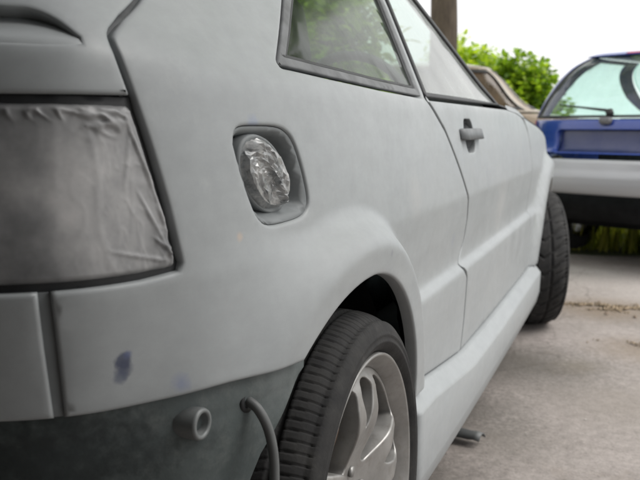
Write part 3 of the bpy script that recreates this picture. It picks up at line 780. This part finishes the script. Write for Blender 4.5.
# ---------------------------------------------------------------- ground
def M_concrete():
    m = NT('yard_concrete')
    c = m.ramp(m.noise(1.1, 7, .6), [(.25, (.215, .192, .178)), (.5, (.305, .276, .260)), (.78, (.40, .362, .347))])
    c = m.mix(1., c, m.ramp(m.noise(28, 6, .7), [(.28, (.72, .71, .70)), (.7, (1.12, 1.11, 1.10))]), 'MULTIPLY')
    dirt = m.math('SUBTRACT', m.noise(2.3, 6, .7), .56, True)
    c = m.mix(m.math('MULTIPLY', dirt, 3.2, True), c, (.15, .115, .08))
    for (p, r, r2, col, k) in (((-.38, 2.95, 0), .10, .42, (.085, .08, .07), .75), ((-.30, 2.2, 0), .05, .22, (.12, .11, .095), .5), ((-.44, 1.85, 0), .06, .24, (.09, .083, .073), .65), ((-.44, 2.4, 0), .06, .26, (.085, .08, .07), .65), ((-.10, 4.0, 0), .10, .34, (.20, .145, .09), .55), ((.05, 3.3, 0), .05, .25, (.20, .15, .10), .5), ((-.15, 3.0, 0), .02, .12, (.17, .15, .12), .5), ((.02, 2.6, 0), .05, .3, (.22, .195, .17), .5), ((.25, 4.6, 0), .15, .6, (.42, .385, .365), .6), ((-.25, 4.9, 0), .1, .5, (.42, .385, .365), .6)):  # the two dark spots along the sill paint under-sill shade into the concrete
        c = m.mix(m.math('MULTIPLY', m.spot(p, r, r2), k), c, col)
    vo = m.n('ShaderNodeTexVoronoi', feature='DISTANCE_TO_EDGE'); vo.inputs['Scale'].default_value = .55
    wv = m.n('ShaderNodeVectorMath', operation='ADD'); m.l(m.P(), wv.inputs[0])
    nz = m.n('ShaderNodeTexNoise'); nz.inputs['Scale'].default_value = 1.3; nz.inputs['Detail'].default_value = 4; m.l(m.P(), nz.inputs['Vector']); m.l(nz.outputs['Color'], wv.inputs[1]); m.l(wv.outputs[0], vo.inputs['Vector'])
    crk = m.math('LESS_THAN', vo.outputs['Distance'], .0028)
    c = m.mix(m.math('MULTIPLY', crk, .25), c, (.07, .06, .05))
    grit = m.ramp(m.noise(150, 3, .6), [(.30, (.55,)*3), (.45, (1.,)*3), (.62, (1.,)*3), (.75, (1.35,)*3)]); c = m.mix(.7, c, grit, 'MULTIPLY')
    m.set(c, m.ramp(m.noise(3, 5), [(.3, (.50,)*3), (.7, (.85,)*3)]), 0, .35)
    m.bump(m.math('ADD', m.noise(90, 6, .7), m.noise(14, 4)), .5, .006); return m.m
CONC = M_concrete()
GRASSY = NT('rough_ground'); GRASSY.set(GRASSY.ramp(GRASSY.noise(1.5, 7, .65), [(.3, (.05, .07, .02)), (.6, (.11, .12, .035)), (.8, (.16, .13, .08))]), .95)
o = mesh_obj('ground', [(-300, -300, -.02), (300, -300, -.02), (300, 300, -.02), (-300, 300, -.02)], [(0, 1, 2, 3)], GRASSY.m); o['kind'] = 'structure'
# yard slab: gently uneven sheet, ragged far edge
nx_, ny_ = 180, 150; X0, X1, Y0, Y1 = -6, 8, -7, 5.75; V = []; F = []
for j in range(ny_+1):
    for i in range(nx_+1):
        x_ = X0+(X1-X0)*i/nx_; y_ = Y0+(Y1-Y0)*(j/ny_)
        if j == ny_: y_ += .12*noise.noise(Vector((x_*2, 0, 0)))
        V.append((x_, y_, .006*noise.noise(Vector((x_*.9, y_*.9, 4)))+.002*noise.noise(Vector((x_*5, y_*5, 1)))-.003))
for j in range(ny_):
    for i in range(nx_): F.append((j*(nx_+1)+i, j*(nx_+1)+i+1, (j+1)*(nx_+1)+i+1, (j+1)*(nx_+1)+i))
n0 = len(V)
for i in range(nx_+1): q = V[ny_*(nx_+1)+i]; V.append((q[0], q[1]+.01, -.06))
for i in range(nx_): F.append((ny_*(nx_+1)+i, ny_*(nx_+1)+i+1, n0+i+1, n0+i))
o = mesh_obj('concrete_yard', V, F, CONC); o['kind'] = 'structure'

# ---------------------------------------------------------------- other cars
class Shell:
    "closed car body: a rounded plan whose half width, tail and nose move with height"
    def __init__(s, hw, tail, nose, n=4.6):
        s.hw, s.tail, s.nose, s.n = pchip(*zip(*hw)), pchip(*zip(*tail)), pchip(*zip(*nose)), n
        t = np.linspace(0, 2*math.pi, 6001); c_, d_ = np.sin(t), -np.cos(t)
        a = np.sign(c_)*np.abs(c_)**(2/n); b = np.sign(d_)*np.abs(d_)**(2/n)
        s.w0 = float(s.hw(.6)); s.l0 = (float(s.nose(.6))-float(s.tail(.6)))/2
        x_, y_ = a*s.w0, b*s.l0; s.S = np.concatenate([[0], np.cumsum(np.hypot(np.diff(x_), np.diff(y_)))]); s.a, s.b = a, b; s.L = s.S[-1]
    def __call__(s, u, z, depth):
        u = np.asarray(u, float) % s.L; a = np.interp(u, s.S, s.a); b = np.interp(u, s.S, s.b)
        hw = s.hw(z)-depth; y0 = s.tail(z)+depth; y1 = s.nose(z)-depth
        return np.stack([a*hw, (y0+y1)/2+b*(y1-y0)/2, z], -1)
    def su(s, y): # arc position on the right flank of a point at local y (at z = .6)
        m = (s.a > .5); yy = (float(s.tail(.6))+float(s.nose(.6)))/2+s.b*s.l0
        k = np.where(m)[0]; k = k[np.argsort(yy[k])]; return float(np.interp(y, yy[k], s.S[k]))
    def roof(s, name, z, mat, parent, crown=.035):
        "cap over the open top"
        V = []; F = []; n = 96; rings = 6
        for r in range(rings+1):
            k = r/rings
            W = s(np.linspace(0, s.L, n, endpoint=False), np.full(n, z), np.zeros(n)); c0 = W.mean(0)
            for w in W: q = c0+(w-c0)*(1-k*.999); V.append((q[0], q[1], z+crown*(1-(1-k)**2.5)))
        for r in range(rings):
            for i in range(n): F.append((r*n+i, r*n+(i+1) % n, (r+1)*n+(i+1) % n, (r+1)*n+i))
        return mesh_obj(name, V, F, mat, parent)
def paint(name, c, rough=.25, metal=.3, dust=.15, dustc=(.35, .32, .28)):
    m = NT(name); f = m.math('MULTIPLY', m.math('SUBTRACT', m.noise(4, 6, .65), .35, True), dust*3, True)
    m.set(m.mix(f, c, dustc), m.ramp(m.noise(6, 4), [(.3, (rough,)*3), (.7, (rough+.15,)*3)]), metal, .5); b = m.b
    b.inputs['Coat Weight'].default_value = .6; b.inputs['Coat Roughness'].default_value = .08; return m.m
def rects(sh, u0, u1, z0, z1, r): return rrect(u0, u1, z0, z1, r)
def small_wheel(parent, x_, y_, rad=.29, flip=False, rimmat=None, wd=.19):
    s_ = -1 if flip else 1
    mb = MB().lathe([(-.02, rad*.66), (0, rad*.68), (.004, rad*.85), (-.012, rad*.97), (-.04, rad), (-wd+.04, rad), (-wd+.01, rad*.96), (-wd, rad*.7)], 48)
    ty = mb.build('wheel', TYRE, parent); ty.location = (x_, y_, rad); ty.rotation_euler = (0, 0, math.pi if flip else 0)
    mb = MB().lathe([(-.17, rad*.6), (-.03, rad*.6), (-.012, rad*.67), (-.004, rad*.69), (-.012, rad*.69), (-.02, rad*.66)], 40)
    for k in range(6):
        a = 2*math.pi*k/6; mb.tube([(-.03, .03*math.cos(a), .03*math.sin(a)), (-.018, rad*.35*math.cos(a), rad*.35*math.sin(a)), (-.02, rad*.63*math.cos(a), rad*.63*math.sin(a))], [.035, .028, .034], 8)
    mb.lathe([(-.01, 0), (-.01, .05), (-.03, .06)], 24)
    mb.build('rim', rimmat or RIM, ty)
    return ty

# blue hatchback parked beyond, seen from behind
blue = empty('blue_hatchback', (-.20, 5.03, 0), R(-28))
tag(blue, 'blue hatchback with silver rear bumper parked past the front of the primer car', 'car')
BP = paint('blue_paint', (.012, .048, .30), .16, .0, .08, (.25, .27, .33)); SIL = paint('silver_bumper', (.42, .43, .45), .4, .2, .15)
CLEAR = glass('window_glass', (.80, .955, .91), .13, (.5, .56, .55), .02, 4)
BLK = simple('black_trim', (.015, .015, .016), .6)
RED = simple('red_lens', (.55, .04, .06), .2, 0, .6)
bs = Shell([(.15, .74), (.40, .80), (.60, .825), (.75, .825), (.86, .80), (1.04, .735), (1.16, .67), (1.22, .61), (1.26, .55), (1.36, .40)],
           [(.15, .20), (.30, .10), (.42, .03), (.50, .0), (.60, .0), (.66, .02), (.70, .06), (.82, .075), (.88, .10), (1.08, .24), (1.20, .38), (1.26, .52), (1.36, .90)],
           [(.15, 3.75), (.3, 3.88), (.5, 3.92), (.66, 3.85), (.74, 3.60), (.86, 2.95), (.90, 2.85), (1.26, 2.05), (1.36, 1.80)], 3.6)
def bpan(name, outl, mat, parent=blue, holes=(), h=.06, D=None, gap=.003, rd=.006, lip=.02, hz=None, eh=.03):
    return panel(name, bs, outl, mat, parent, holes=holes, h=h, hz=hz or .03, eh=eh, gap=gap, rd=rd, lip=lip, D=D)
uC = bs.su(.5); u2 = bs.su(.62)
bpan('rear_bumper', [(-uC, .43), (uC, .43), (uC, .625), (.78, .635), (-.78, .635), (-uC, .625)], SIL, h=.04, hz=.02, rd=.02, D=lambda u, v: -.03+.022*smooth(.565, .545, v)*smooth(.40, .47, v)*0-.018*smooth(.575, .545, v))
plate_hole = rrect(-.34, .34, .672, .795, .02)
bpan('tailgate', [(-.66, .662), (.66, .662), (.69, .86), (-.69, .86)], BP, holes=[plate_hole], h=.05, hz=.025)
bpan('plate_recess', plate_hole, paint('blue_recess', (.006, .018, .11), .4, .1, .1), h=.05, gap=.001, rd=.001, lip=.0, D=lambda u, v: .03+0*u)
W_ = [(-.625, .885), (.625, .885), (.56, 1.235), (-.56, 1.235)]
bpan('window_surround', [(-.69, .864), (.69, .864), (.60, 1.262), (-.60, 1.262)], BLK, holes=[W_], h=.06)
bpan('rear_window', [(-.63, .880), (.63, .880), (.565, 1.24), (-.565, 1.24)], CLEAR, h=.08, gap=0, rd=.001, lip=.002, D=lambda u, v: .008+0*u)
for sg_ in (1, -1):
    L = [(sg_*a, b) for a, b in ((.70, .68), (.80, .68), (.81, .86), (.72, .86))]; bpan('tail_lamp', L, RED, h=.03, hz=.03)
    q = [(sg_*a, b) for a, b in ((.665, .662), (.82, .66), (uC, .645), (uC, .66), (u2+.9, .66), (u2+.9, .85), (.815, .866), (.695, .866))]
    m0, m1 = bs.su(1.55), bs.su(2.75)
    def X(a): return a
    aR = bs.su(.72); aF = bs.su(3.12)
    side = [(uC+.01, .40)]+[(aR+.33*math.cos(R(t)), .29+.33*math.sin(R(t))) for t in range(160, 19, -8)]+[(aF+.33*math.cos(R(t)), .29+.33*math.sin(R(t))) for t in range(160, 19, -8)]+[(bs.su(3.7), .38), (bs.su(3.7), .70), (bs.su(2.9), .86), (uC+.1, .86), (.82, .862), (.815, .672), (uC, .645)]
    bpan('side_panel', [(sg_*a, b) for a, b in side], BP, h=.08, hz=.04)
    sw = [(bs.su(.62), .875), (bs.su(2.72), .875), (bs.su(2.30), 1.02), (bs.su(1.9), 1.235), (bs.su(1.62), 1.235), (bs.su(1.05), 1.235)]
    up = [(.70, .864), (bs.su(3.0), .864), (bs.su(2.8), .90), (bs.su(2.2), 1.262), (.61, 1.262)]
    bpan('pillar_panel', [(sg_*a, b) for a, b in up], BP, holes=[[(sg_*a, b) for a, b in sw]], h=.08)
    bpan('side_window', [(sg_*a, b) for a, b in sw], CLEAR, h=.12, gap=-.004, rd=.001, lip=.002, D=lambda u, v: .01+0*u)
    small_wheel(blue, sg_*.72, .72, .29, sg_ < 0); small_wheel(blue, sg_*.72, 3.12, .29, sg_ < 0)
uW = bs.L/2
bpan('bonnet', [(bs.su(3.72), .38), (bs.L-bs.su(3.72), .38), (bs.L-bs.su(3.72), .70), (bs.L-bs.su(2.9), .862), (bs.su(2.9), .862), (bs.su(3.72), .70)], BP, h=.1, hz=.03)
bpan('windscreen', [(bs.su(3.02), .868), (bs.L-bs.su(3.02), .868), (bs.L-bs.su(2.25), 1.258), (bs.su(2.25), 1.258)], CLEAR, h=.12)
V = []
bs.roof('roof', 1.265, BP, blue, .045)
mb = MB().box((0, 2.0, .26), (1.36, 3.0, .14), 0, .04); mb.build('floor_pan', PITBLACK, blue)
mb = MB().box((0, .42, .34), (1.2, .5, .16), 0, .06); mb.build('spare_wheel_well', PITBLACK, blue)
sp = bpan('roof_spoiler', [(-.57, 1.238), (.57, 1.238), (.54, 1.272), (-.54, 1.272)], BP, h=.05, hz=.012, rd=.01, D=lambda u, v: -.05+0*u, lip=.06)
bpan('brake_light', rrect(-.16, .16, 1.246, 1.262, .006), RED, h=.04, hz=.01, D=lambda u, v: -.058+0*u, eh=.01)
mb = MB().box((-.02, .075, .850), (.07, .05, .045), 0, .012); mb.build('tailgate_latch', simple('latch_grey', (.16, .16, .165), .5), blue)
mb = MB().tube([(0, .085, .885), (0, .07, .905)], .022, 12).tube([(0, .085, .905), (-.18, .108, .925), (-.36, .135, .945)], [.009, .006, .004], 8)
mb.build('rear_wiper', BLK, blue)
for k, (a, b) in enumerate(((-.58, .02), (-.545, .016), (-.515, .02), (-.488, .018), (-.46, .018))):
    y_ = float(bs(np.array([a]), np.array([.695]), np.array([0.]))[0][1]); mb = MB().box((a, y_-.003, .70), (b, .006, .028), 0, .002); mb.build('badge', simple('chrome', (.6, .6, .62), .2, .9), blue)
for x_ in (-.33, .33):
    o = seat_mesh(x_, 1.75).build('seat', CLOTH, blue); o.location = (0, 0, -.27); bv = o.modifiers.new('round', 'BEVEL'); bv.width = .03; bv.segments = 3
mb = MB().box((0, .98, .56), (1.15, .16, .5), 0, .06); mb.build('rear_bench', CLOTH, blue)
for x_ in (-.33, .33): MB().box((x_, .96, .82), (.22, .08, .10), 0, .04).build('headrest', CLOTH, blue)
mb = MB().box((0, 2.55, .76), (1.25, .4, .12), 0, .05); mb.build('dashboard', CLOTH, blue)

# tan old saloon behind the primer car
tan = empty('tan_saloon', (-3.69, 7.36, 0), R(-69.5))
tag(tan, 'old tan car half hidden between the primer car and the bushes', 'car')
TP = paint('tan_paint', (.27, .20, .14), .45, 0, .3, (.30, .22, .15)); CREAM = paint('cream_roof', (.30, .24, .17), .5, 0, .2)
BROWN = glass('brown_glass', (.30, .22, .16), .55, (.25, .175, .12), .1, 4)
ts = Shell([(.15, .72), (.40, .80), (.60, .82), (.80, .80), (.92, .77), (1.33, .62), (1.42, .52)],
           [(.15, .12), (.45, .0), (.60, .0), (.85, .05), (.92, .50), (.95, .60), (1.33, 1.10), (1.42, 1.3)],
           [(.15, 3.65), (.3, 3.72), (.6, 3.75), (.78, 3.66), (.88, 3.3), (.94, 2.95), (.97, 2.86), (1.33, 2.44), (1.42, 2.2)], 4.5)
def tpan(name, outl, mat, holes=(), **k): return panel(name, ts, outl, mat, tan, holes=holes, h=.08, hz=.04, eh=.04, gap=k.get('gap', .003), rd=.006, lip=.02, D=k.get('D'))
for sg_ in (1, -1):
    aR, aF = ts.su(.85), ts.su(3.05)
    side = [(.0, .35), (ts.su(.35), .35)]+[(aR+.33*math.cos(R(t)), .29+.33*math.sin(R(t))) for t in range(165, 14, -10)]+[(aF+.33*math.cos(R(t)), .29+.33*math.sin(R(t))) for t in range(165, 14, -10)]+[(ts.L/2, .35), (ts.L/2, .93), (0, .93)]
    tpan('body_side', [(sg_*a, b) for a, b in side], TP)
    sw = [(ts.su(.75), .96), (ts.L/2-.90, .96), (ts.L/2-.87, 1.31), (ts.su(1.3), 1.31)]
    up = [(.0, .937), (ts.L/2, .937), (ts.L/2, 1.345), (0, 1.345)]
    rw = [(.06, .97), (.62, .97), (.55, 1.31), (.06, 1.31)]; fw_ = [(ts.L/2-.74, .97), (ts.L/2-.05, .97), (ts.L/2-.05, 1.31), (ts.L/2-.72, 1.31)]
    tpan('pillar_panel', [(sg_*a, b) for a, b in up], CREAM, holes=[[(sg_*a, b) for a, b in q] for q in (sw, rw, fw_)])
    for nm, q in (('side_window', sw), ('rear_window', rw), ('windscreen', fw_)):
        tpan(nm, [(sg_*a, b) for a, b in q], BROWN, gap=-.004, D=lambda u, v: .012+0*u)
        fr0 = list(map(tuple, inset(q, .028))); tpan('window_seal', [(sg_*a, b) for a, b in q], BLK, holes=[[(sg_*a, b) for a, b in fr0]], D=lambda u, v: -.002+0*u)
    small_wheel(tan, sg_*.79, .85, .29, sg_ < 0); small_wheel(tan, sg_*.79, 3.05, .29, sg_ < 0)
ts.roof('roof', 1.342, CREAM, tan, .06)
mb = MB().box((0, 2.0, .28), (1.3, 3.4, .16), 0, .04); mb.build('floor_pan', PITBLACK, tan)

# ---------------------------------------------------------------- plants
def M_leaf(name, a, b, c):
    m = NT(name); t = m.t; oi = m.n('ShaderNodeNewGeometry'); col = m.ramp(oi.outputs['Random Per Island'], [(.1, a), (.5, b), (.9, c)])
    m.set(col, .5, 0, .4); tl = m.n('ShaderNodeBsdfTranslucent'); m.l(m.mix(1., col, (1.5, 1.6, .7), 'MULTIPLY'), tl.inputs[0])
    mxs = m.n('ShaderNodeMixShader'); mxs.inputs[0].default_value = .45; m.l(m.b.outputs[0], mxs.inputs[1]); m.l(tl.outputs[0], mxs.inputs[2]); m.l(mxs.outputs[0], m.out.inputs[0]); return m.m
LEAF = M_leaf('bright_leaf', (.18, .27, .016), (.33, .45, .03), (.50, .58, .07))
LEAF2 = M_leaf('deep_leaf', (.07, .14, .016), (.19, .30, .026), (.36, .47, .05))
BARK = simple('bark', (.14, .105, .08), .9, 0, .2, .5, 9, .8)
BARKN = NT('furrowed_bark'); BARKN.set(BARKN.ramp(BARKN.noise(14, 7, .7, (1, 1, .25)), [(.3, (.05, .038, .03)), (.6, (.15, .115, .085)), (.8, (.23, .19, .15))]), .9); BARKN.bump(BARKN.noise(18, 6, .7, (1, 1, .25)), .8, .03); BARKN = BARKN.m
def leaf(V, F, p, d, up, L, w):
    d = d.normalized(); sd_ = d.cross(up)
    if sd_.length < .01: sd_ = d.orthogonal()
    sd_.normalize(); nn_ = sd_.cross(d); n = len(V)
    V += [p, p+d*L*.35+sd_*w+nn_*L*.06, p+d*L*.75+sd_*w*.8+nn_*L*.02, p+d*L-nn_*L*.10, p+d*L*.75-sd_*w*.8+nn_*L*.02, p+d*L*.35-sd_*w+nn_*L*.06, p+d*L*.4-nn_*L*.03]
    F += [(n, n+1, n+6), (n+1, n+2, n+6), (n+2, n+3, n+6), (n+3, n+4, n+6), (n+4, n+5, n+6), (n+5, n, n+6)]
def bush(loc, rx, ry, h, nclump, nleaf, L, label, mat, seed, name='bush', group='bushes along the far side of the yard', lean=0):
    rnd = random.Random(seed); b = empty(name, loc); tag(b, label, 'bush', group)
    V = []; F = []; st = MB()
    for k in range(nclump):
        a = rnd.uniform(0, 2*math.pi); r = rnd.random()**.5; t = rnd.random()**.7
        z_ = h*(.12+.80*t); sh = math.sqrt(max(.06, 1-(t*.95)**2.2)); c0 = Vector((rx*r*sh*math.cos(a), ry*r*sh*math.sin(a), z_+.12*h*rnd.uniform(-1, 1)))
        if k % 3 == 0: st.tube([(c0.x*.15, c0.y*.15, 0), (c0.x*.5, c0.y*.5, c0.z*.6), tuple(c0)], [.025, .016, .006], 6)
        cr_ = rnd.uniform(.13, .26)*min(1.3, h/1.3)
        for i in range(nleaf):
            q = Vector((rnd.gauss(0, 1), rnd.gauss(0, 1), rnd.gauss(0, .9))); q = q.normalized()*min(q.length, 1.7)*(cr_*.55)
            p = c0+q
            if p.z < .02: continue
            d = (q.normalized()*.7+Vector((rnd.uniform(-1, 1), rnd.uniform(-1, 1), rnd.uniform(-.7, .5)))).normalized()
            leaf(V, F, p, d, Vector((rnd.uniform(-.5, .5), rnd.uniform(-.5, .5), 1)), L*rnd.uniform(.65, 1.25), L*.30*rnd.uniform(.8, 1.2))
    mesh_obj('foliage', V, F, mat, b, False); st.build('stem', BARK, b)
    return b
def at(px, y_world):  # ground point on a sight line, in metres
    return px*y_world
bush((-2.35, 12.2, 0), 1.0, .8, 1.80, 130, 110, .10, 'bright green bush left of the gap, next to the tree trunk', LEAF, 11)
bush((-1.55, 11.8, 0), .66, .6, 1.66, 80, 120, .10, 'bushy green shrub with dark hollows, just left of the blue car', LEAF2, 12)
bush((-1.95, 11.0, 0), .8, .4, 1.20, 60, 100, .09, 'lower yellow green bush in front of the two taller ones', LEAF, 13)
bush((1.6, 15.0, 0), 1.8, .8, .85, 70, 80, .10, 'wide hedge seen through the windows of the blue car', LEAF, 14)
bush((-4.6, 11.4, 0), 1.3, .9, 2.3, 90, 80, .10, 'large bush beyond the far side of the primer car', LEAF2, 15)
bush((-2.28, 5.65, 0), .66, .62, 1.85, 170, 90, .09, 'tall bush seen through the side windows of the primer car', LEAF, 16)
bush((-4.3, 6.9, 0), 1.0, 1.1, 2.2, 90, 80, .09, 'tallest bush on the far side of the primer car', LEAF2, 17)

# tree: tapered trunk, limbs, crown above the picture
tr_ = empty('tree', (-1.62, 7.35, 0)); tag(tr_, 'tree with a brown trunk rising behind the door window of the primer car', 'tree')
mb = MB(); rr = random.Random(5); V = []; F = []
tp = [(0, 0, -.05), (.01, 0, .3), (0, .01, .9), (.01, 0, 1.6), (.0, .02, 2.3), (.04, .03, 4.0)]
mb.tube(crv(tp, 6), list(np.interp(np.linspace(0, 1, 31), [0, .1, .4, 1], [.22, .155, .125, .10])), 20)
for k in range(26):
    a = 6.28*k/26*5+rr.uniform(-.3, .3); l = rr.uniform(.7, 3.0); z0 = rr.uniform(2.7, 3.9); e = Vector((math.cos(a)*l+.5, math.sin(a)*l, max(3.75, z0)+rr.uniform(.2, 2.2)))
    mb.tube(crv([(.03, .02, z0), (math.cos(a)*l*.4, math.sin(a)*l*.4, z0+.4), tuple(e)], 5), list(np.linspace(.06, .015, 11)), 8)
    for j in range(10):
        c0 = e+Vector((rr.gauss(0, .45), rr.gauss(0, .45), abs(rr.gauss(0.1, .3))-.12))
        for i in range(70):
            q = Vector((rr.gauss(0, 1), rr.gauss(0, 1), rr.gauss(0, .8))); q = q.normalized()*min(q.length, 1.6)*.19; leaf(V, F, c0+q, q+Vector((0, 0, -.05)), Vector((rr.uniform(-.5, .5), 0, 1)), .13, .042)
trunk = mb.build('trunk', BARKN, tr_); mesh_obj('crown', V, F, LEAF2, tr_, False)

# rough grass beyond the slab
V = []; F = []; rg = random.Random(3)
for i in range(26000):
    x_ = rg.uniform(-4, 4.5); y_ = 5.95+rg.random()**1.3*6
    h_ = rg.uniform(.05, .17)*(1.3 if noise.noise(Vector((x_*1.3, y_*1.3, 0))) > .05 else .7); a = rg.uniform(0, 6.28); w = rg.uniform(.004, .010); l = rg.uniform(.02, .09)
    dx, dy = math.cos(a), math.sin(a); n = len(V)
    V += [(x_-dy*w, y_+dx*w, -.02), (x_+dy*w, y_-dx*w, -.02), (x_+dx*l*.4+dy*w*.7, y_+dy*l*.4-dx*w*.7, h_*.65), (x_+dx*l*.4-dy*w*.7, y_+dy*l*.4+dx*w*.7, h_*.65), (x_+dx*l, y_+dy*l, h_)]
    F += [(n, n+1, n+2, n+3), (n+3, n+2, n+4)]
o = mesh_obj('grass', V, F, M_leaf('grass_blade', (.16, .19, .02), (.30, .31, .045), (.42, .40, .09)), None, False); o['kind'] = 'stuff'

# ---------------------------------------------------------------- litter on the slab
flap = MB(); pts = []
V = []; F = []
for i in range(9):
    t = i/8; x_ = -.47+.125*t; y_ = 2.16-.035*t; w = .026*(1-.25*t); z_ = .006+.010*math.sin(t*2.6)+(.004 if i > 6 else 0)
    for (dy, dz) in ((-w, .0), (-w*.5, .011), (0, .015), (w*.5, .011), (w, .0)): V.append((x_+dy*.25, y_+dy, z_+dz))
for i in range(8):
    for k in range(4): F.append((i*5+k, i*5+k+1, (i+1)*5+k+1, (i+1)*5+k))
o = mesh_obj('plastic_strip', V, F, simple('grey_plastic', (.085, .09, .09), .55)); sol = o.modifiers.new('thick', 'SOLIDIFY'); sol.thickness = .003
tag(o, 'bent grey strip of trim lying on the concrete beside the side skirt', 'plastic strip')
def heap(name, c, rx, ry, n, smin, smax, mat, label, seed, kind=None, cat=None):
    rd_ = random.Random(seed); mb = MB()
    for i in range(n):
        a = rd_.uniform(0, 6.28); r = rd_.random()**.6; s_ = rd_.uniform(smin, smax)*(1.15-r*.7); x_ = c[0]+rx*r*math.cos(a)+.1*rx*rd_.gauss(0, 1); y_ = c[1]+ry*r*math.sin(a)+.25*ry*rd_.gauss(0, 1)
        if rx > .05 and noise.noise(Vector((x_*9, y_*14, seed))) < -.02+.25*rd_.random(): continue
        V = []; 
        for t in ((1, 0, 0), (-1, 0, 0), (0, 1, 0), (0, -1, 0), (0, 0, 1), (0, 0, -.6)):
            V.append((x_+t[0]*s_*rd_.uniform(.7, 1.3), y_+t[1]*s_*rd_.uniform(.7, 1.3), s_*.4+t[2]*s_*rd_.uniform(.5, .9)))
        mb.add(V, [(0, 2, 4), (2, 1, 4), (1, 3, 4), (3, 0, 4), (2, 0, 5), (1, 2, 5), (3, 1, 5), (0, 3, 5)])
    o = mb.build(name, mat, None, False); tag(o, label, cat, None, kind); return o
SOIL = simple('straw_soil', (.235, .185, .13), .95, 0, .2, .5, 40)
heap('soil_crumbs', (-.10, 4.02), .28, .085, 1000, .003, .013, SOIL, 'ridge of brown soil crumbs on the concrete below the blue car', 1, 'stuff')
heap('soil_crumbs', (-.02, 3.35), .12, .05, 120, .003, .010, SOIL, 'small scatter of brown crumbs on the concrete', 2, 'stuff')
heap('paint_flakes', (-.10, 2.40), .06, .05, 12, .0015, .0035, simple('white_flake', (.5, .48, .44), .7), 'few pale flakes on the concrete in front', 3, 'stuff')
for k, (x_, y_, s_) in enumerate(((-.33, 3.60, .018), (-.10, 3.86, .020), (.02, 3.84, .012))):
    o = heap('stone', (x_, y_), 0, 0, 1, s_, s_, simple('stone', (.22, .17, .13), .9), '', 20+k)
    o['label'] = ('small brown stone behind the front wheel of the primer car', 'brown stone on the concrete beside the soil ridge', 'smallest stone, right of the soil ridge')[k]; o['category'] = 'stone'; o['group'] = 'stones on the concrete'
